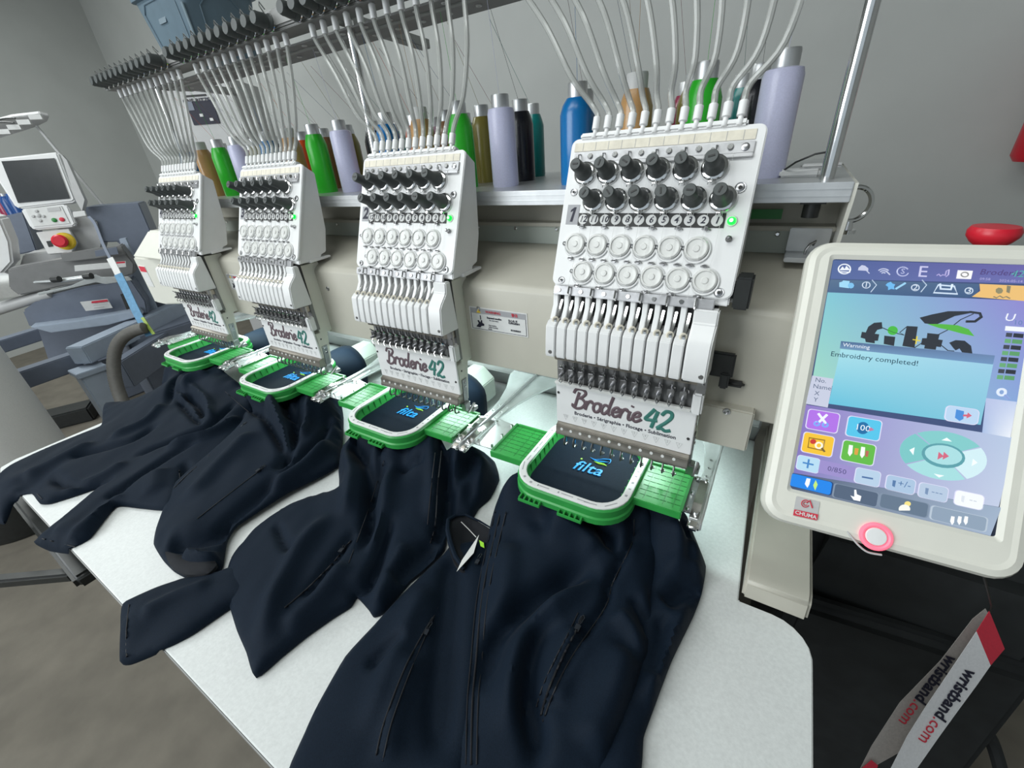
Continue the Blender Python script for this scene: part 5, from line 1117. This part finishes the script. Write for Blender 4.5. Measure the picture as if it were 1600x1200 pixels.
for nm, fc, P_ in (('front_rib', 'f', [(-.75, .01), (-.75, .20), (-.55, .235), (.55, .235), (.75, .20), (.75, .01)]), ('side_rib', 's', [(-.55, .01), (-.55, .19), (-.3, .235), (.3, .235), (.6, .19), (.6, .01)])):
    obj(nm, MB().tube([on_tote(u, h, fc) for u, h in P_], .004, 6), 'tote', tt)
obj('pale_corner', MB().tube([np.array([tx, ty, ct + h]) + vx * (.172 + .04 * h / .25) - vy * (.152 + .035 * h / .25) for h in (.01, .1, .19)], .006, 6), 'totel', tt)  # paler strip along the front corner
obj('scuffed_print', MB().obox(on_tote(-.1, .16, 'f') - vy * .001, vx, (0, .14, 1), vy, .035, .012, .0008), 'tote', tt)

# ------------------------------------------------------------------ white backing roll at the left
sp = atD((52, 612), 2.0); vd = np.array([sp[0], sp[1], 0]); vd /= np.linalg.norm(vd); pr2 = np.array([-vd[1], vd[0], 0])
rc = np.array([sp[0], sp[1], 0]) + pr2 * .25
RB = -1.19
ls = thing('low_plinth', 'low black round plinth under the white backing roll', 'plinth', (rc[0], rc[1], -1.40)); obj('drum', MB().lathe((rc[0], rc[1], -1.40), (0, 0, 1), [(.21, 0), (.22, .02), (.22, .19), (.20, .21)], 32), 'black', ls)
obj('rim', MB().torus((rc[0], rc[1], -1.20), (0, 0, 1), .215, .008, 32, 6), 'greym', ls)
rl = thing('backing_roll', 'large white roll of backing fleece standing at the left edge', 'roll', (rc[0], rc[1], RB))
zt = atD((-30, 490), 1.9)[2]
obj('wound_fleece', MB().lathe((rc[0], rc[1], RB), (0, 0, 1), [(.25, 0), (.25, zt - RB - .006), (.244, zt - RB), (.04, zt - RB)], 48), 'roll', rl)
obj('core', MB().lathe((rc[0], rc[1], zt - .01), (0, 0, 1), [(.045, 0), (.045, .014), (.038, .014), (.038, 0)], 20, cap=False), 'label', rl)

# ------------------------------------------------------------------ the older single head machine in the left background
DS = 1.25                       # this group stands well behind the table
def aD(p, d): return atD(p, d * DS)
NB = np.array([.86, -.46, .22]); NB /= np.linalg.norm(NB); NH = np.array([.88, -.475, 0]); NH /= np.linalg.norm(NH)
def slab(pts, d, n=NH, th=.10, ref=None, off=0.0):
    c = aD(ref if ref else np.mean(pts, 0), d) + n * off
    return MB().prism([onP(p, c, n) for p in pts], -n * th)
om = thing('old_embroidery_machine', 'blue grey single head embroidery machine with dark screen in the left background', 'embroidery machine', tuple(np.append(aD((120, 480), 1.95)[:2], -1.40)))
obj('rear_column', slab([(130, 324), (217, 317), (237, 364), (290, 530), (235, 535), (185, 378), (155, 379)], 2.10, th=.25), 'bluegrey', om, bevel=0.006)
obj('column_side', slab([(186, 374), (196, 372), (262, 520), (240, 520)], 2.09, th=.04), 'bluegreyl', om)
obj('arm', slab([(100, 330), (150, 345), (160, 380), (157, 394), (120, 400), (80, 407), (48, 424), (28, 424), (36, 398), (78, 392)], 1.95, th=.16), 'greyl', om, bevel=0.006)
obj('side_body', slab([(-30, 345), (36, 331), (58, 392), (30, 398), (-10, 400)], 2.0, th=.2), 'bluegrey', om, bevel=0.006)
sf = obj('screen_housing', slab([(-25, 249), (89, 237), (118, 312), (113, 316), (30, 326), (22, 321)], 1.86, NB, .05, ref=(46, 281)), 'white', om, bevel=0.008, seg=3)
obj('screen', slab([(2, 252), (85, 247), (109, 310), (28, 317)], 1.86, NB, .004, ref=(46, 281), off=.006), 'scr_off', sf)
obj('housing_side', slab([(95, 240), (104, 250), (132, 312), (128, 330), (118, 313)], 1.88, NB, .05), 'greyl', om)
cp = obj('control_panel', slab([(32, 327), (100, 319), (106, 322), (118, 350), (114, 354), (54, 359), (47, 355)], 1.86, NB, .04, ref=(74, 339)), 'white', om, bevel=0.006)
obj('panel_face', slab([(39, 326), (95, 321), (109, 349), (53, 354)], 1.86, NB, .003, ref=(74, 339), off=.004), 'label', cp)
for p, m_, r_ in (((57, 330), 'greyl', .006), ((52, 338), 'greyl', .006), ((60, 337), 'greyl', .008), ((68, 338), 'greyl', .006), ((63, 345), 'greyl', .006), ((85, 344), 'greend', .009), ((97, 343), 'inkr', .009)):
    c = onP(p, aD((74, 339), 1.86) + NB * .004, NB); obj('key', MB().lathe(c, NB, [(r_ * DS, 0), (r_ * DS, .004), (r_ * .7 * DS, .006)], 12), m_, cp)
obj('readout', slab([(73, 325), (93, 323), (95, 329), (75, 331)], 1.86, NB, .003, ref=(74, 339), off=.006), 'greyl', cp)
obj('slot_reader', slab([(113, 331), (132, 329), (135, 337), (115, 340)], 1.86, NB, .02), 'label', om, bevel=0.002)
ep = obj('stop_plate', slab([(56, 363), (107, 357), (119, 379), (112, 394), (75, 397)], 1.90, NB, .03, ref=(88, 378)), 'label', om, bevel=0.002)
def disc(p, d, r, h, m_, nm, par): c = onP(p, aD((88, 378), 1.90), NB); return obj(nm, MB().lathe(c, NB, [(r, 0), (r, h), (r * .85, h + .006)], 24), m_, par)
disc((102, 377), 1.9, .046, .006, 'yellow', 'stop_base', ep); c = onP((99, 378), aD((88, 378), 1.9), NB)
obj('stop_neck', MB().lathe(c, NB, [(.022, 0), (.022, .04)], 16), 'black', ep); obj('stop_mushroom', MB().lathe(c + NB * .03, NB, [(.027, 0), (.034, .007), (.034, .022), (.025, .030)], 24), 'red', ep)
obj('rocker_switch', slab([(72, 377), (80, 376), (83, 385), (76, 386)], 1.90, NB, .004, ref=(88, 378), off=.003), 'black', ep)
obj('old_needle_case', slab([(-40, 330), (0, 340), (16, 378), (20, 410), (0, 432), (-40, 440)], 1.80, th=.12), 'white', om, bevel=0.01)
obj('needle_clamps', slab([(-30, 430), (28, 428), (34, 447), (42, 455), (36, 462), (-30, 470)], 1.80, th=.06), 'chrome', om, bevel=0.004)
ca_ = obj('carriage', slab([(12, 420), (55, 412), (125, 400), (188, 383), (200, 400), (210, 412), (209, 428), (185, 436), (100, 447), (30, 462), (14, 450)], 1.88, th=.10), 'greym', om, bevel=0.006)
obj('carriage_top', slab([(94, 397), (150, 388), (190, 384), (196, 398), (150, 404), (98, 410)], 1.865, th=.02), 'greym', om, bevel=0.003)
obj('dark_slot', slab([(148, 392), (182, 386), (185, 397), (150, 401)], 1.862, th=.01), 'bluegrey', om)
wl = obj('long_label', slab([(116, 415), (196, 408), (197, 417), (117, 424)], 1.86, th=.004), 'label', ca_); obj('label_stripe', slab([(176, 410), (195, 408.4), (195.5, 411), (176, 412.5)], 1.857, th=.002), 'inkr', wl)
for p0, p1, r_ in (((40, 442), (84, 439), .007), ((95, 438), (134, 433), .011), ((-5, 447), (30, 443), .006)): obj('chrome_rod', MB().cyl(aD(p0, 1.83), aD(p1, 1.83), r_), 'alup', om)
obj('hoop_arm', slab([(134, 436), (148, 429), (158, 433), (200, 432), (206, 438), (165, 444), (150, 441), (125, 447), (60, 462), (58, 458), (110, 447)], 1.82, th=.012), 'alup', om, bevel=0.002)
for p in ((88, 437), (138, 432)): obj('clamp_knob', MB().cyl(aD((p[0] - 6, p[1]), 1.81), aD((p[0] + 5, p[1] - 1), 1.81), .016), 'black', om)
obj('cylinder_arm', MB().cyl(aD((-60, 500), 1.84), aD((78, 458), 1.88), .035, .027, 16), 'greyl', om)
obj('base_body', slab([(35, 486), (62, 466), (130, 448), (205, 436), (228, 470), (232, 490), (150, 500), (46, 512)], 1.95, th=.25), 'bluegrey', om, bevel=0.008)
sl_ = obj('caution_sticker', slab([(125, 472), (168, 467), (176, 481), (134, 486)], 1.94, th=.004), 'label', om)
obj('sticker_header', slab([(143, 471), (167, 468), (169, 471), (143, 474)], 1.936, th=.002), 'inkr', sl_); obj('pictogram', slab([(135, 474), (138, 473), (140, 480), (134, 482)], 1.936, th=.002), 'inkb', sl_)
obj('sticker_lines', slab([(146, 477), (168, 474), (168.5, 475), (146, 478)], 1.936, th=.001).prism(*[[onP(p, aD((150, 480), 1.936), NH) for p in [(147, 481), (163, 479), (163, 480), (147, 482)]], -NH * .001]), 'inkl', sl_)
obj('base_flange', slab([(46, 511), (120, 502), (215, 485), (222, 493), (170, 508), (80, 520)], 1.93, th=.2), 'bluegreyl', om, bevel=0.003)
obj('base_slot', slab([(188, 460), (194, 458), (204, 482), (198, 484)], 1.94, th=.004), 'dark', om)
obj('support_block', slab([(60, 515), (215, 492), (230, 540), (120, 575), (75, 560)], 2.2, th=.3), 'bluegrey', om)
for x_ in (-3.3, -4.1): obj('foot', MB().box((x_, .75, -1.40), (x_ + .2, 1.2, -.80)), 'bluegrey', om, bevel=0.01)
ts = obj('thread_tray', slab([(-30, 196), (20, 183), (62, 178), (77, 182), (74, 190), (56, 199), (-30, 226)], 1.95, np.array([.5, -.27, -.82]), .02), 'greyl', om, bevel=0.003)
for p in ((6, 206), (23, 199), (38, 191), (56, 183)): obj('tray_clip', MB().obox(aD(p, 1.92), (.47, .88, 0), (.88, -.47, 0), (0, 0, 1),   .027, .015, .012), 'label', ts)
obj('tray_wire', MB().tube([aD((-10, 188), 1.9), aD((10, 185), 1.9), aD((24, 185), 1.9)], .004, 6).tube([aD((-10, 191), 1.9), aD((8, 191), 1.9), aD((22, 192), 1.9)], .004, 6), 'black', ts)
obj('stand_rod', MB().cyl(aD((57, 197), 1.98), aD((165, 326), 2.12), .008), 'greyl', om)
for p, cl_ in (((6, 322), 'crimson'), ((18, 326), 'dark blue'), ((27, 322), 'dark blue')):
    b_ = aD(p, 2.06); t = thing('thread_cone', {6: 'dark red thread cone half hidden behind the old dark screen', 18: 'dark blue thread cone left of the old machine panel, nearer the red one', 27: 'dark blue thread cone right beside the old dark screen'}[p[0]], 'thread cone', (b_[0], b_[1], b_[2] - .05), 'thread cones behind the old machine')
    obj('thread', MB().lathe((b_[0], b_[1], b_[2] - .05), (0, 0, 1), [(.032, 0), (.032, .09), (.018, .12)], 14), 'th_' + cl_, t); obj('spool_core', MB().cyl((b_[0], b_[1], b_[2] + .07), (b_[0], b_[1], b_[2] + .085), .015), 'alu', t)
# stand of that machine: rails, leg, hose
sd_ = om
def rail(nm, p0, p1, z0, w_, h_, m_, par, z1=None):
    z0 *= 1.28; w_ *= 1.28; h_ *= 1.28
    a, b = atZ(p0, z0), atZ(p1, z1 if z1 else z0); d = b - a; L = np.linalg.norm(d); d /= L; n = np.cross((0, 0, 1), d); n /= np.linalg.norm(n)
    return obj(nm, MB().obox((a + b) / 2, d, n, np.cross(d, n), L / 2, w_ / 2, h_ / 2), m_, par, bevel=0.005)
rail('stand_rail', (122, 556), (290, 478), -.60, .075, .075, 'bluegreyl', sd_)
rail('stand_rail', (122, 562), (0, 604), -.64, .06, .07, 'bluegrey', sd_)
rail('stand_rail', (190, 586), (300, 512), -.70, .05, .12, 'bluegrey', sd_)
rail('stand_rail', (-30, 550), (90, 512), -.66, .07, .06, 'bluegrey', sd_)
q = atZ((127, 560), -.78)
obj('stand_leg', MB().box((q[0] - .054, q[1] - .054, -1.40), (q[0] + .054, q[1] + .054, -.845)), 'bluegreyl', sd_, bevel=0.006)
obj('leg_collar', MB().box((q[0] - .064, q[1] - .064, -.86), (q[0] + .064, q[1] + .064, -.832)), 'bluegreyl', sd_, bevel=0.003)
hs = thing('corrugated_hose', 'grey corrugated hose curving down beside the pale blue steel leg', 'hose', tuple(aD((180, 610), 1.72)))
pts = spline([aD(p, 1.70) for p in ((226, 512), (205, 519), (188, 532), (179, 552), (178, 580), (184, 608), (196, 640), (206, 675))], 14)
obj('outer', MB().tube(pts, [.027 + .0016 * (i % 2) for i in range(len(pts))], 12), 'rubber', hs, smooth=70)
ft = atZ((108, 660), -1.40)
bx = thing('black_foot_block', 'black rubber foot block on the concrete floor left of the table', 'block', tuple(ft))
obj('block', MB().obox(ft + np.array([0, 0, .05]), (.5, .86, 0), (.86, -.5, 0), (0, 0, 1), .16, .08, .05), 'black', bx, bevel=0.01)
st_ = thing('pen_strap', 'narrow blue fabric strap with a white tag hanging from the old machine', 'strap', tuple(aD((235, 524), 1.72)))
def rib(nm, c_, w_, d, m_, par): 
    P_ = spline([aD(p, d) for p in c_], 4); u = RW @ np.array([.93, -.36, 0])
    return ribbon(nm, [p - u * w_ * DS for p in P_], [p + u * w_ * DS for p in P_], m_, par, .004)
rib('cord', [(138, 338), (148, 350), (160, 380), (172, 404)], .006, 1.74, 'bluegrey', st_)
rib('tag', [(171, 403), (177, 414), (184, 428)], .013, 1.73, 'label', st_)
rib('strap', [(184, 428), (196, 452), (210, 482), (224, 508), (234, 524)], .016, 1.725, 'penb', st_)
rib('lime_edge', [(222, 496), (232, 511), (240, 522)], .006, 1.715, 'lime', st_)

# ------------------------------------------------------------------ lift the whole scene so that the floor lies at zero
for o in list(COL.objects):
    if o.parent is None and o.type not in ('CAMERA', 'LIGHT'): o.location.z += ZO
